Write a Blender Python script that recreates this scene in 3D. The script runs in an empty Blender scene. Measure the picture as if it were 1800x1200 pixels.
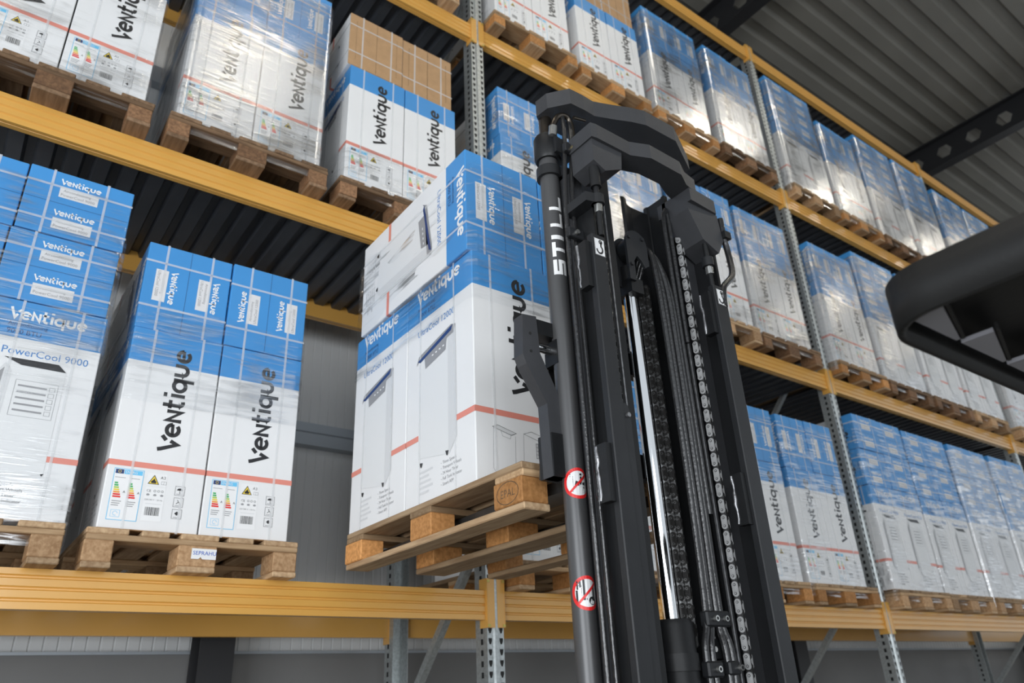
import bpy, bmesh, math, random
from mathutils import Vector, Matrix, noise
PI = math.pi
random.seed(7)
scene = bpy.context.scene
C = scene.collection

# ------------------------------------------------------------------ camera
CAM = Vector((-2.276, -3.221, 1.509))
yaw, pitch, roll = 0.653196, 0.444407, -0.047980
fw = Vector((math.sin(yaw)*math.cos(pitch), math.cos(yaw)*math.cos(pitch), math.sin(pitch)))
rt0 = Vector((math.cos(yaw), -math.sin(yaw), 0)); up0 = rt0.cross(fw)
rt = rt0*math.cos(roll) + up0*math.sin(roll)
up = -rt0*math.sin(roll) + up0*math.cos(roll)
cd = bpy.data.cameras.new('camera'); cam = bpy.data.objects.new('camera', cd); C.objects.link(cam)
cam.matrix_world = Matrix(((rt.x, up.x, -fw.x, CAM.x), (rt.y, up.y, -fw.y, CAM.y), (rt.z, up.z, -fw.z, CAM.z), (0, 0, 0, 1)))
cd.sensor_width = 36; cd.lens = 1314.25*36/1800; cd.clip_start = 0.05; cd.clip_end = 200
cd.dof.use_dof = True; cd.dof.focus_distance = 2.35; cd.dof.aperture_fstop = 3.2
scene.camera = cam

# ------------------------------------------------------------------ world, exposure
w = bpy.data.worlds.new('world'); scene.world = w; w.use_nodes = True
bg = w.node_tree.nodes['Background']; bg.inputs[0].default_value = (0.86, 0.93, 1.0, 1); bg.inputs[1].default_value = 0.55
scene.view_settings.view_transform = 'Standard'; scene.view_settings.look = 'None'
scene.view_settings.exposure = 0.55; scene.view_settings.gamma = 1.0; scene.view_settings.use_curve_mapping = False
LAMP_POWER = 22.0
# fill lights added out of view behind the camera, left, to brighten the load
dl = bpy.data.lights.new('added_fill_light', 'AREA'); dl.shape = 'RECTANGLE'; dl.size = 4.0; dl.size_y = 3.4; dl.energy = 200; dl.color = (.92, .96, 1.0)
dlo = bpy.data.objects.new('added_fill_light', dl); C.objects.link(dlo); dlo.location = (-6.6, -4.6, 1.7)
dlo.rotation_euler = (Vector((-.5, -.5, 2.4))-dlo.location).to_track_quat('-Z', 'Y').to_euler()
dl2 = bpy.data.lights.new('added_fill_light', 'AREA'); dl2.shape = 'RECTANGLE'; dl2.size = 4.0; dl2.size_y = 3.4; dl2.energy = 135; dl2.color = (.92, .96, 1.0)  # second added fill, for the load front and the wall gap
dlo2 = bpy.data.objects.new('added_fill_light', dl2); C.objects.link(dlo2); dlo2.location = (-3.4, -9.0, 2.6)
dlo2.rotation_euler = (Vector((-.5, 0, 2.4))-dlo2.location).to_track_quat('-Z', 'Y').to_euler()
try:
    scene.cycles.use_denoising = True
    scene.cycles.max_bounces = 4; scene.cycles.transparent_max_bounces = 8; scene.cycles.diffuse_bounces = 3; scene.cycles.adaptive_threshold = .03
    scene.cycles.caustics_reflective = False; scene.cycles.caustics_refractive = False
    scene.cycles.sample_clamp_indirect = 6
except Exception:
    pass

# ------------------------------------------------------------------ materials
MATS = {}
def mat(name, col, rough=.5, metal=0., spec=.5, emit=None, noise_amt=0., noise_scale=8., bump=0., bump_scale=40., rnd=0., coat=0.):
    m = bpy.data.materials.new(name); m.use_nodes = True; nt = m.node_tree; b = nt.nodes['Principled BSDF']
    b.inputs['Base Color'].default_value = (*col, 1); b.inputs['Roughness'].default_value = rough
    b.inputs['Metallic'].default_value = metal; b.inputs['Specular IOR Level'].default_value = spec
    b.inputs['Coat Weight'].default_value = coat; b.inputs['Coat Roughness'].default_value = .12
    if emit:
        b.inputs['Emission Color'].default_value = (*emit[0], 1); b.inputs['Emission Strength'].default_value = emit[1]
    tc = None
    if noise_amt or bump or rnd:
        tc = nt.nodes.new('ShaderNodeTexCoord')
    if noise_amt or rnd:
        n = nt.nodes.new('ShaderNodeTexNoise'); n.inputs['Scale'].default_value = noise_scale; n.inputs['Detail'].default_value = 5
        nt.links.new(tc.outputs['Object'], n.inputs['Vector'])
        mr = nt.nodes.new('ShaderNodeMapRange'); mr.inputs['From Min'].default_value = .25; mr.inputs['From Max'].default_value = .75
        mr.inputs['To Min'].default_value = 1-noise_amt; mr.inputs['To Max'].default_value = 1+noise_amt
        nt.links.new(n.outputs['Fac'], mr.inputs['Value'])
        val = mr.outputs[0]
        if rnd:
            oi = nt.nodes.new('ShaderNodeObjectInfo'); m2 = nt.nodes.new('ShaderNodeMapRange')
            m2.inputs['To Min'].default_value = 1-rnd; m2.inputs['To Max'].default_value = 1+rnd
            nt.links.new(oi.outputs['Random'], m2.inputs['Value'])
            mu = nt.nodes.new('ShaderNodeMath'); mu.operation = 'MULTIPLY'
            nt.links.new(val, mu.inputs[0]); nt.links.new(m2.outputs[0], mu.inputs[1]); val = mu.outputs[0]
        vm = nt.nodes.new('ShaderNodeVectorMath'); vm.operation = 'SCALE'; vm.inputs[0].default_value = col
        nt.links.new(val, vm.inputs['Scale']); nt.links.new(vm.outputs[0], b.inputs['Base Color'])
    if bump:
        n2 = nt.nodes.new('ShaderNodeTexNoise'); n2.inputs['Scale'].default_value = bump_scale; n2.inputs['Detail'].default_value = 4
        nt.links.new(tc.outputs['Object'], n2.inputs['Vector'])
        bp = nt.nodes.new('ShaderNodeBump'); bp.inputs['Strength'].default_value = bump; bp.inputs['Distance'].default_value = .01
        nt.links.new(n2.outputs['Fac'], bp.inputs['Height']); nt.links.new(bp.outputs[0], b.inputs['Normal'])
    MATS[name] = m
    return m

mat('card_white', (.80, .80, .80), .42, noise_amt=.03, noise_scale=3, bump=.12, bump_scale=9)
mat('card_blue', (.055, .275, .62), .38, noise_amt=.05, noise_scale=4, bump=.12, bump_scale=9)
mat('card_brown', (.44, .265, .13), .6, noise_amt=.08, noise_scale=20, bump=.1, bump_scale=14)
mat('print_black', (.018, .018, .02), .4)
mat('print_grey', (.30, .30, .31), .45)
mat('print_light', (.66, .665, .67), .4)
mat('print_pale', (.755, .76, .76), .4)
mat('print_white', (.84, .84, .84), .4)
mat('print_blue', (.05, .22, .55), .4)
mat('print_navy', (.02, .05, .17), .4)
mat('print_sky', (.15, .55, .85), .4)
mat('print_red', (.75, .26, .20), .4)
mat('print_scarlet', (.75, .03, .02), .4)
mat('print_green', (.05, .42, .12), .4)
mat('print_lime', (.40, .60, .08), .4)
mat('print_yellow', (.85, .62, .06), .4)
mat('print_orange', (.85, .32, .05), .4)
mat('paper_label', (.70, .70, .71), .5)
mat('seam_line', (.03, .12, .30), .6)
mat('beam_orange', (.70, .375, .085), .30, noise_amt=.03, noise_scale=3, coat=.4)
mat('bolt_yellow', (.55, .45, .12), .4, .6)
mat('galvanized', (.50, .53, .53), .42, .75, noise_amt=.22, noise_scale=60, bump=.05)
mat('slot_dark', (.012, .012, .012), .7)
mat('deck_steel', (.075, .082, .095), .38, .4, noise_amt=.15, noise_scale=5)
mat('wall_panel', (.72, .73, .73), .5, noise_amt=.06, noise_scale=1.5)
mat('wall_plinth', (.19, .188, .185), .6, noise_amt=.15, noise_scale=1.)
mat('wall_rail', (.40, .44, .48), .4, .3)
mat('column_black', (.018, .018, .02), .5)
mat('roof_sheet', (.20, .19, .165), .55, noise_amt=.10, noise_scale=1.2)
mat('floor_concrete', (.36, .35, .33), .45, noise_amt=.12, noise_scale=2)
mat('mast_black', (.011, .0115, .0125), .42, 0., .35, noise_amt=.12, noise_scale=14, bump=.04, bump_scale=120)
mat('mast_grey', (.018, .019, .021), .42, 0., .35, noise_amt=.10, noise_scale=14, bump=.03, bump_scale=120)
mat('mast_cast', (.045, .046, .050), .42, 0., .4, noise_amt=.1, noise_scale=14, bump=.04, bump_scale=120)
mat('mast_bare_and_highlight', (.32, .32, .33), .35, .8, noise_amt=.4, noise_scale=50, bump=.2, bump_scale=120)  # bare metal of welds and bolt; also paints the rail edge highlights
mat('tube_black', (.085, .085, .087), .34, .3)
mat('chrome', (.78, .79, .80), .07, 1.)
mat('bolt_steel', (.62, .62, .60), .25, .9)
mat('brass_bolt', (.55, .45, .25), .3, .9)
mat('pipe_bronze', (.10, .085, .07), .25, .9)
mat('hose_rubber', (.020, .020, .021), .20, 0., .8, bump=.15, bump_scale=90)
mat('chain_steel', (.42, .42, .42), .42, .35, noise_amt=.15, noise_scale=80)
mat('chain_black', (.020, .019, .018), .25, .5)
mat('chain_pin', (.18, .18, .18), .25, .9)
mat('decal_white', (.80, .80, .80), .35)
mat('decal_red', (.72, .02, .02), .35)
mat('decal_grey', (.60, .60, .59), .4)
mat('guard_grey', (.014, .014, .014), .5, 0., .3, bump=.05, bump_scale=160)
mat('guard_slat', (.30, .30, .33), .4)
mat('fork_steel', (.11, .105, .10), .35, .7, noise_amt=.3, noise_scale=12)
mat('paper_white', (.82, .82, .82), .5)
mat('ink_blue', (.02, .10, .50), .5)
mat('lamp_housing', (.5, .5, .5), .5)
mat('lamp_light', (.9, .9, .9), .5, emit=((1.0, .93, .80), LAMP_POWER))

def wood(name, c1, c2, axis):
    m = bpy.data.materials.new(name); m.use_nodes = True; nt = m.node_tree; b = nt.nodes['Principled BSDF']
    b.inputs['Roughness'].default_value = .68; b.inputs['Specular IOR Level'].default_value = .25
    tc = nt.nodes.new('ShaderNodeTexCoord'); mp = nt.nodes.new('ShaderNodeMapping'); oi = nt.nodes.new('ShaderNodeObjectInfo')
    mp.inputs['Scale'].default_value = (60, 6, 60) if axis == 'y' else (6, 60, 60)
    if axis == 'n': mp.inputs['Scale'].default_value = (70, 70, 70)
    ad = nt.nodes.new('ShaderNodeVectorMath'); ad.operation = 'ADD'
    nt.links.new(tc.outputs['Object'], mp.inputs['Vector']); nt.links.new(mp.outputs[0], ad.inputs[0])
    sc = nt.nodes.new('ShaderNodeMath'); sc.operation = 'MULTIPLY'; sc.inputs[1].default_value = 37.
    nt.links.new(oi.outputs['Random'], sc.inputs[0]); nt.links.new(sc.outputs[0], ad.inputs[1])
    n = nt.nodes.new('ShaderNodeTexNoise'); n.inputs['Scale'].default_value = 1.0; n.inputs['Detail'].default_value = 4
    nt.links.new(ad.outputs[0], n.inputs['Vector'])
    cr = nt.nodes.new('ShaderNodeValToRGB'); cr.color_ramp.elements[0].position = .32; cr.color_ramp.elements[1].position = .68
    cr.color_ramp.elements[0].color = (*c2, 1); cr.color_ramp.elements[1].color = (*c1, 1)
    nt.links.new(n.outputs['Fac'], cr.inputs[0])
    mr = nt.nodes.new('ShaderNodeMapRange'); mr.inputs['To Min'].default_value = .55; mr.inputs['To Max'].default_value = 1.2
    nt.links.new(oi.outputs['Random'], mr.inputs['Value'])
    vm = nt.nodes.new('ShaderNodeVectorMath'); vm.operation = 'SCALE'
    nt.links.new(cr.outputs[0], vm.inputs[0]); nt.links.new(mr.outputs[0], vm.inputs['Scale']); nt.links.new(vm.outputs[0], b.inputs['Base Color'])
    bp = nt.nodes.new('ShaderNodeBump'); bp.inputs['Strength'].default_value = .35; bp.inputs['Distance'].default_value = .004
    nt.links.new(n.outputs['Fac'], bp.inputs['Height']); nt.links.new(bp.outputs[0], b.inputs['Normal'])
    MATS[name] = m
wood('wood_board_x', (.52, .36, .21), (.34, .21, .11), 'x')
wood('wood_board_y', (.54, .38, .23), (.35, .22, .12), 'y')
wood('wood_block', (.56, .36, .20), (.36, .205, .10), 'n')
wood('wood_block_orange', (.64, .31, .11), (.42, .19, .06), 'n')
wood('wood_dark_x', (.26, .16, .09), (.15, .09, .05), 'x')
wood('wood_dark_y', (.27, .17, .10), (.15, .09, .05), 'y')
wood('wood_dark_block', (.30, .165, .085), (.16, .085, .045), 'n')

def film(name, base, amp, bstr, rough):
    m = bpy.data.materials.new(name); m.use_nodes = True; nt = m.node_tree; nt.nodes.remove(nt.nodes['Principled BSDF'])
    out = nt.nodes['Material Output']
    tc = nt.nodes.new('ShaderNodeTexCoord'); mp = nt.nodes.new('ShaderNodeMapping'); mp.inputs['Scale'].default_value = (5, 5, 70)
    mp.inputs['Rotation'].default_value = (.10, .12, 0)
    nt.links.new(tc.outputs['Object'], mp.inputs['Vector'])
    n = nt.nodes.new('ShaderNodeTexNoise'); n.inputs['Scale'].default_value = 1; n.inputs['Detail'].default_value = 3; n.inputs['Distortion'].default_value = .6
    nt.links.new(mp.outputs[0], n.inputs['Vector'])
    n2 = nt.nodes.new('ShaderNodeTexNoise'); n2.inputs['Scale'].default_value = 3.2; n2.inputs['Detail'].default_value = 3
    nt.links.new(tc.outputs['Object'], n2.inputs['Vector'])
    bp = nt.nodes.new('ShaderNodeBump'); bp.inputs['Strength'].default_value = bstr; bp.inputs['Distance'].default_value = .02
    nt.links.new(n.outputs['Fac'], bp.inputs['Height'])
    g = nt.nodes.new('ShaderNodeBsdfGlossy'); g.inputs['Roughness'].default_value = rough; g.inputs['Color'].default_value = (.95, .95, .95, 1)
    nt.links.new(bp.outputs[0], g.inputs['Normal'])
    t = nt.nodes.new('ShaderNodeBsdfTransparent'); t.inputs[0].default_value = (.97, .975, .98, 1)
    d = nt.nodes.new('ShaderNodeBsdfDiffuse'); d.inputs[0].default_value = (.8, .82, .84, 1)
    nt.links.new(bp.outputs[0], d.inputs['Normal'])
    mu = nt.nodes.new('ShaderNodeMath'); mu.operation = 'MULTIPLY'
    nt.links.new(n.outputs['Fac'], mu.inputs[0]); nt.links.new(n2.outputs['Fac'], mu.inputs[1])
    mr = nt.nodes.new('ShaderNodeMapRange'); mr.inputs['From Min'].default_value = .24; mr.inputs['From Max'].default_value = .42
    mr.inputs['To Min'].default_value = base; mr.inputs['To Max'].default_value = base+amp
    nt.links.new(mu.outputs[0], mr.inputs['Value'])
    mr2 = nt.nodes.new('ShaderNodeMath'); mr2.operation = 'MULTIPLY'; mr2.inputs[1].default_value = .22
    nt.links.new(mr.outputs[0], mr2.inputs[0])
    s1 = nt.nodes.new('ShaderNodeMixShader'); s2 = nt.nodes.new('ShaderNodeMixShader')
    nt.links.new(mr2.outputs[0], s1.inputs[0]); nt.links.new(t.outputs[0], s1.inputs[1]); nt.links.new(d.outputs[0], s1.inputs[2])
    nt.links.new(mr.outputs[0], s2.inputs[0]); nt.links.new(s1.outputs[0], s2.inputs[1]); nt.links.new(g.outputs[0], s2.inputs[2])
    nt.links.new(s2.outputs[0], out.inputs[0])
    MATS[name] = m
film('film_light', .02, .45, .13, .16)
film('film_heavy', .20, .60, .055, .20)
sm = bpy.data.materials.new('strap_plastic'); sm.use_nodes = True
b = sm.node_tree.nodes['Principled BSDF']; b.inputs['Base Color'].default_value = (.85, .86, .87, 1); b.inputs['Roughness'].default_value = .25; b.inputs['Alpha'].default_value = .5
MATS['strap_plastic'] = sm

# ------------------------------------------------------------------ mesh helpers
class MB:
    def __init__(s): s.v = []; s.f = []; s.m = []; s.s = []; s.mats = []
    def mi(s, name):
        if name not in s.mats: s.mats.append(name)
        return s.mats.index(name)
    def add(s, vs, fs, m, smooth=False):
        o = len(s.v); s.v += [tuple(x) for x in vs]; k = s.mi(m)
        for f in fs:
            s.f.append(tuple(i+o for i in f)); s.m.append(k); s.s.append(smooth)
        return s
    def box(s, a, b, m):
        x0, y0, z0 = a; x1, y1, z1 = b
        v = [(x0,y0,z0),(x1,y0,z0),(x1,y1,z0),(x0,y1,z0),(x0,y0,z1),(x1,y0,z1),(x1,y1,z1),(x0,y1,z1)]
        return s.add(v, [(0,3,2,1),(4,5,6,7),(0,1,5,4),(1,2,6,5),(2,3,7,6),(3,0,4,7)], m)
    def cbox(s, a, b, c, m):          # box with chamfered edges
        x0, y0, z0 = a; x1, y1, z1 = b
        bm = bmesh.new(); r = bmesh.ops.create_cube(bm, size=1)
        for v in bm.verts: v.co = Vector((x0 if v.co.x < 0 else x1, y0 if v.co.y < 0 else y1, z0 if v.co.z < 0 else z1))
        bmesh.ops.bevel(bm, geom=bm.edges[:], offset=c, segments=1, affect='EDGES', profile=.5)
        bm.verts.index_update()
        s.add([v.co for v in bm.verts], [[v.index for v in f.verts] for f in bm.faces], m); bm.free(); return s
    def prism(s, poly, axis, a, b, m, smooth=False):
        # poly in the two other axes (x,y / x,z / y,z), extruded along axis from a to b
        n = len(poly)
        def P(p, t): return {'z': (p[0], p[1], t), 'y': (p[0], t, p[1]), 'x': (t, p[0], p[1])}[axis]
        v = [P(p, a) for p in poly] + [P(p, b) for p in poly]
        area = sum(poly[i][0]*poly[(i+1) % n][1]-poly[(i+1) % n][0]*poly[i][1] for i in range(n))
        ccw = (area > 0) == (axis != 'y')
        if b < a: ccw = not ccw
        sides = [(i, (i+1) % n, (i+1) % n+n, i+n) for i in range(n)]
        fs = sides + [tuple(range(n-1, -1, -1)), tuple(range(n, 2*n))]
        if not ccw: fs = [tuple(reversed(f)) for f in fs]
        return s.add(v, fs, m, smooth)
    def tube(s, path, r, m, seg=10, caps=True):
        path = [Vector(p) for p in path]; n = len(path); rs = r if isinstance(r, (list, tuple)) else [r]*n
        vs = []; prev = None
        for i, p in enumerate(path):
            t = (path[min(i+1, n-1)]-path[max(i-1, 0)]).normalized()
            if prev is None:
                prev = t.orthogonal().normalized()
            e1 = (prev - t*prev.dot(t)).normalized(); e2 = t.cross(e1); prev = e1
            vs += [p + (e1*math.cos(2*PI*k/seg)+e2*math.sin(2*PI*k/seg))*rs[i] for k in range(seg)]
        fs = [(i*seg+k, i*seg+(k+1) % seg, (i+1)*seg+(k+1) % seg, (i+1)*seg+k) for i in range(n-1) for k in range(seg)]
        s.add(vs, fs, m, True)
        if caps:
            s.add(vs[:seg], [tuple(range(seg-1, -1, -1))], m); s.add(vs[-seg:], [tuple(range(seg))], m)
        return s
    def mesh(s, name):
        me = bpy.data.meshes.new(name); me.from_pydata([tuple(v) for v in s.v], [], s.f)
        for k in s.mats: me.materials.append(MATS[k])
        me.polygons.foreach_set('material_index', s.m); me.polygons.foreach_set('use_smooth', s.s); me.update()
        return me
    def build(s, name, parent=None, loc=None, **kw):
        return link(name, s.mesh(name), parent, loc, **kw)
def tag(o, label=None, cat=None, group=None, kind=None):
    if label: o['label'] = label
    if cat: o['category'] = cat
    if group: o['group'] = group
    if kind: o['kind'] = kind
    return o
def link(name, me, parent=None, loc=None, label=None, cat=None, group=None, kind=None):
    o = bpy.data.objects.new(name, me); C.objects.link(o)
    if parent: o.parent = parent
    if loc is not None: o.location = loc
    return tag(o, label, cat, group, kind)
def empty(name, loc, label, cat, group=None):
    o = link(name, None, None, loc, label, cat, group); o.empty_display_size = .1; return o
def bez(pts, n=8):                     # Catmull-Rom through points
    p = [Vector(q) for q in pts]; p = [p[0]*2-p[1]] + p + [p[-1]*2-p[-2]]; out = []
    for i in range(1, len(p)-2):
        for k in range(n):
            t = k/n; a, b, c, d = p[i-1:i+3]
            out.append(.5*((2*b)+(c-a)*t+(2*a-5*b+4*c-d)*t*t+(3*b-a-3*c+d)*t**3))
    out.append(p[-2]); return out

# ------------------------------------------------------------------ flat print helpers (2-D shapes)
_txt = {}
def text2d(s, size, align='LEFT'):
    key = s
    if key not in _txt:
        cu = bpy.data.curves.new('t', 'FONT'); cu.body = s; cu.size = 1; cu.resolution_u = 2
        o = bpy.data.objects.new('t', cu); C.objects.link(o)
        bpy.context.view_layer.update()
        me = bpy.data.meshes.new_from_object(o.evaluated_get(bpy.context.evaluated_depsgraph_get()))
        _txt[key] = ([(v.co.x, v.co.y) for v in me.vertices], [tuple(p.vertices) for p in me.polygons])
        bpy.data.objects.remove(o); bpy.data.curves.remove(cu); bpy.data.meshes.remove(me)
    v, f = _txt[key]
    wd = max(p[0] for p in v); dx = {'LEFT': 0, 'CENTER': -wd/2, 'RIGHT': -wd}[align]
    return [((x+dx)*size, y*size) for x, y in v], f
def stroke(pts, wd, closed=False):
    pts = [Vector((p[0], p[1])) for p in pts]; n = len(pts); L = []; R = []
    for i in range(n):
        a = pts[i-1] if (i > 0 or closed) else None; c = pts[(i+1) % n] if (i < n-1 or closed) else None
        d1 = (pts[i]-a).normalized() if a is not None else None; d2 = (c-pts[i]).normalized() if c is not None else None
        if d1 is None: d1 = d2
        if d2 is None: d2 = d1
        n1 = Vector((-d1.y, d1.x)); n2 = Vector((-d2.y, d2.x)); nn = (n1+n2)
        nn = nn.normalized() if nn.length > 1e-6 else n1
        k = min(1/max(nn.dot(n1), .3), 2.2)
        L.append(pts[i]+nn*wd/2*k); R.append(pts[i]-nn*wd/2*k)
    vs = [tuple(p) for p in L+R]
    fs = [(i+n, (i+1) % n+n, (i+1) % n, i) for i in range(n if closed else n-1)]
    return vs, fs
def arc(cx, cy, r, a0, a1, n=12): return [(cx+r*math.cos(math.radians(a0+(a1-a0)*i/n)), cy+r*math.sin(math.radians(a0+(a1-a0)*i/n))) for i in range(n+1)]
def logo2d(length):                     # the brand lettering, drawn as strokes; returns x from 0..length
    W = .27; S = []
    x = 0.
    S += [([(0, 1.28), (.06, 1.05), (.46, .04), (.68, .50)], W), ([(.70, .78), (1.02, 1.08)], W)]                 # V with a cut arm
    x = 1.48; S += [(arc(x, .46, .40, 5, 318, 16), W), ([(x-.40, .46), (x+.42, .50)], W*.8)]
    x = 2.16; S += [([(x, 0), (x, .96), (x+.66, .06), (x+.66, 1.02)], W)]
    x = 3.28; S += [([(x, 1.38), (x, .30)]+arc(x+.24, .30, .24, 180, 275, 5)+[(x+.36, .08)], W), ([(x-.24, .90), (x+.38, .90)], W*.9)]
    x = 4.02; S += [([(x, 0), (x, .94)], W), ([(x, 1.20), (x, 1.43)], W*1.15)]
    x = 4.78; S += [(arc(x, .46, .40, 0, 360, 18), W), ([(x+.42, .92), (x+.42, -.48)], W)]
    x = 5.60; S += [([(x, .94), (x, .42)]+arc(x+.36, .42, .36, 180, 360, 10)+[(x+.72, .94)], W)]
    x = 7.10; S += [(arc(x, .46, .40, 5, 318, 16), W), ([(x-.40, .46), (x+.42, .50)], W*.8)]
    vs = []; fs = []; k = length/7.6
    for p, wd in S:
        v, f = stroke(p, wd); o = len(vs); vs += [(a*k, c*k) for a, c in v]; fs += [tuple(i+o for i in q) for q in f]
    return vs, fs
class Face:                              # print plane: origin, u, v directions; lifts print off the surface
    def __init__(s, mb, o, u, v, lift=.0007): s.mb = mb; s.o = Vector(o); s.u = Vector(u); s.v = Vector(v); s.n = s.u.cross(s.v); s.lift = lift
    def put(s, shape, m, at=(0, 0), rot=0, layer=0):
        vs, fs = shape; c, sn = math.cos(rot), math.sin(rot)
        P = [s.o + s.u*(at[0]+x*c-y*sn) + s.v*(at[1]+x*sn+y*c) + s.n*(s.lift*(1+layer*.6)) for x, y in vs]
        out = []
        for f in fs:
            a = sum(vs[f[i]][0]*vs[f[(i+1) % len(f)]][1]-vs[f[(i+1) % len(f)]][0]*vs[f[i]][1] for i in range(len(f)))
            out.append(f if a >= 0 else tuple(reversed(f)))
        s.mb.add(P, out, m)
    def rect(s, x0, y0, x1, y1, m, layer=0): s.put(([(x0, y0), (x1, y0), (x1, y1), (x0, y1)], [(0, 1, 2, 3)]), m, layer=layer)
    def poly(s, pts, m, layer=0): s.put((pts, [tuple(range(len(pts)))]), m, layer=layer)
    def line(s, pts, wd, m, layer=0, closed=False): s.put(stroke(pts, wd, closed), m, layer=layer)
    def frame(s, x0, y0, x1, y1, wd, m, layer=0): s.line([(x0, y0), (x1, y0), (x1, y1), (x0, y1)], wd, m, layer, True)

# ------------------------------------------------------------------ setting
FX0, FX1 = -9.0, 19.0
fl = MB(); fl.box((FX0, -13, -.2), (FX1, 1.45, 0), 'floor_concrete'); fl.build('floor', label='grey concrete warehouse floor', kind='structure')
# back wall: sandwich panels with vertical ribs
wl = MB(); x = FX0; pr = []
while x < FX1:
    pr += [(x, 1.40), (x+.052, 1.40), (x+.056, 1.406), (x+.060, 1.406)]; x += .064
vs = [(a, c, 0.) for a, c in pr] + [(a, c, 9.7) for a, c in pr]; n = len(pr)
wl.add(vs, [(i, i+1, i+1+n, i+n) for i in range(n-1)], 'wall_panel')
wl.box((FX0, 1.41, 0), (FX1, 1.55, 9.7), 'wall_panel')
wl.build('wall_back', label='light grey ribbed panel wall behind the racking', kind='structure')
pl = MB(); pl.box((FX0, 1.385, 0), (FX1, 1.40, 1.80), 'wall_plinth'); pl.box((FX0, 1.36, 1.80), (FX1, 1.40, 1.815), 'wall_rail')
pl.build('wall_plinth', label='dark grey lower wall panel below the racking', kind='structure')
for k, z in enumerate((.9, 3.16, 5.6)):
    r = MB(); r.prism([(1.40, z-.10), (1.32, z-.10), (1.32, z-.02), (1.345, z), (1.345, z+.06), (1.40, z+.06)], 'x', FX0, FX1, 'wall_rail')
    r.build('trim_%d' % (k+1), label='grey horizontal steel wall rail', kind='structure')
# roof sheet, ribs along X
rf = MB(); y = -13.; pr = []; ZR = 9.5
while y < 1.5:
    pr += [(y, ZR), (y+.16, ZR), (y+.20, ZR+.07), (y+.30, ZR+.07), (y+.34, ZR)]; y += .34
vs = [(FX0, a, c) for a, c in pr] + [(FX1, a, c) for a, c in pr]; n = len(pr)
rf.add(vs, [(i, i+1, i+1+n, i+n) for i in range(n-1)], 'roof_sheet')
rf.box((FX0, -13, ZR+.08), (FX1, 1.5, ZR+.2), 'roof_sheet')
rf.build('ceiling', label='grey corrugated metal roof sheeting', kind='structure')
# castellated rafters and columns
def rafter_mesh():
    m = MB(); z0, z1 = 9.0, 9.48; c = .46; ys = -12.9; r = .12; zc = (z0+z1)/2
    k = 0
    while ys + c*k < 1.2:
        y0 = ys+c*k; y1 = y0+c; yc = (y0+y1)/2
        R = [(y1, zc), (y1, z1), (y0, z1), (y0, zc), (y0, z0), (y1, z0)]
        H = [(yc+r*math.cos(a*PI/3), zc+r*math.sin(a*PI/3)) for a in range(6)]
        for xs, fl_ in ((-.005, 1), (.005, 0)):
            v = [(xs, *p) for p in R+H]; f = [(i, (i+1) % 6, (i+1) % 6+6, i+6) for i in range(6)]
            m.add(v, f if not fl_ else [tuple(reversed(q)) for q in f], 'column_black')
        v = [(-.005, *p) for p in H]+[(.005, *p) for p in H]
        m.add(v, [(i, (i+1) % 6, (i+1) % 6+6, i+6) for i in range(6)], 'column_black'); k += 1
    m.box((-.09, -12.9, z0-.02), (.09, 1.35, z0), 'column_black'); m.box((-.09, -12.9, z1), (.09, 1.35, z1+.018), 'column_black')
    return m.mesh('roof_rafter')
rm = rafter_mesh()
for i, (X, lab) in enumerate(((-6.2, 'far left'), (-1.0, 'left'), (4.2, 'nearer'), (9.4, 'right hand'), (14.6, 'far right'))):
    link('trim_%d' % (i+4), rm, None, (X, 0, 0), label='dark castellated steel roof beam with hexagonal holes, '+lab, kind='structure')
    cm = MB(); cm.box((X-.09, 1.30, 0), (X+.09, 1.312, 9.0), 'column_black'); cm.box((X-.09, 1.13, 0), (X+.09, 1.142, 9.0), 'column_black'); cm.box((X-.006, 1.14, 0), (X+.006, 1.30, 9.0), 'column_black')
    cm.build('trim_%d' % (i+9), label='black steel building column against the wall, '+lab, kind='structure')

# ceiling lamps
lm_h = MB(); lm_h.prism([(-.09, .0), (-.07, .07), (.07, .07), (.09, .0), (.07, .0), (.055, .04), (-.055, .04), (-.07, .0)], 'x', -.75, .75, 'lamp_housing')
lm_h.box((-.77, -.09, -.02), (-.75, .09, .075), 'lamp_housing'); lm_h.box((.75, -.09, -.02), (.77, .09, .075), 'lamp_housing')
lm_h = lm_h.mesh('lamp_housing')
lm_d = MB(); lm_d.prism([(-.065, .0), (-.055, -.012), (.055, -.012), (.065, .0)], 'x', -.75, .75, 'lamp_light'); lm_d = lm_d.mesh('lamp_diffuser')
lm_c = MB(); lm_c.tube([(-.5, 0, .07), (-.5, 0, .48)], .004, 'lamp_housing', 6); lm_c = lm_c.mesh('suspension_cable')
LAMPS = [(x, y) for y in (-2.1, -4.6) for x in (-3.9, -.7, 2.5, 5.7, 8.9, 12.1, 15.3)]
for i, (X, Y) in enumerate(LAMPS):
    rw = {-2.1: 'row nearest the racking', -4.6: 'second row from the racking'}[Y]
    o = empty('ceiling_lamp', (X, Y, 9.02), 'long white ceiling lamp number %s from the left, %s' % (('one', 'two', 'three', 'four', 'five', 'six', 'seven')[i % 7], rw), 'ceiling lamp', 'ceiling lamps above the aisle')
    link('housing', lm_h, o); link('diffuser', lm_d, o); link('suspension_cable', lm_c, o); link('suspension_cable', lm_c, o, (1.0, 0, 0))

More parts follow.
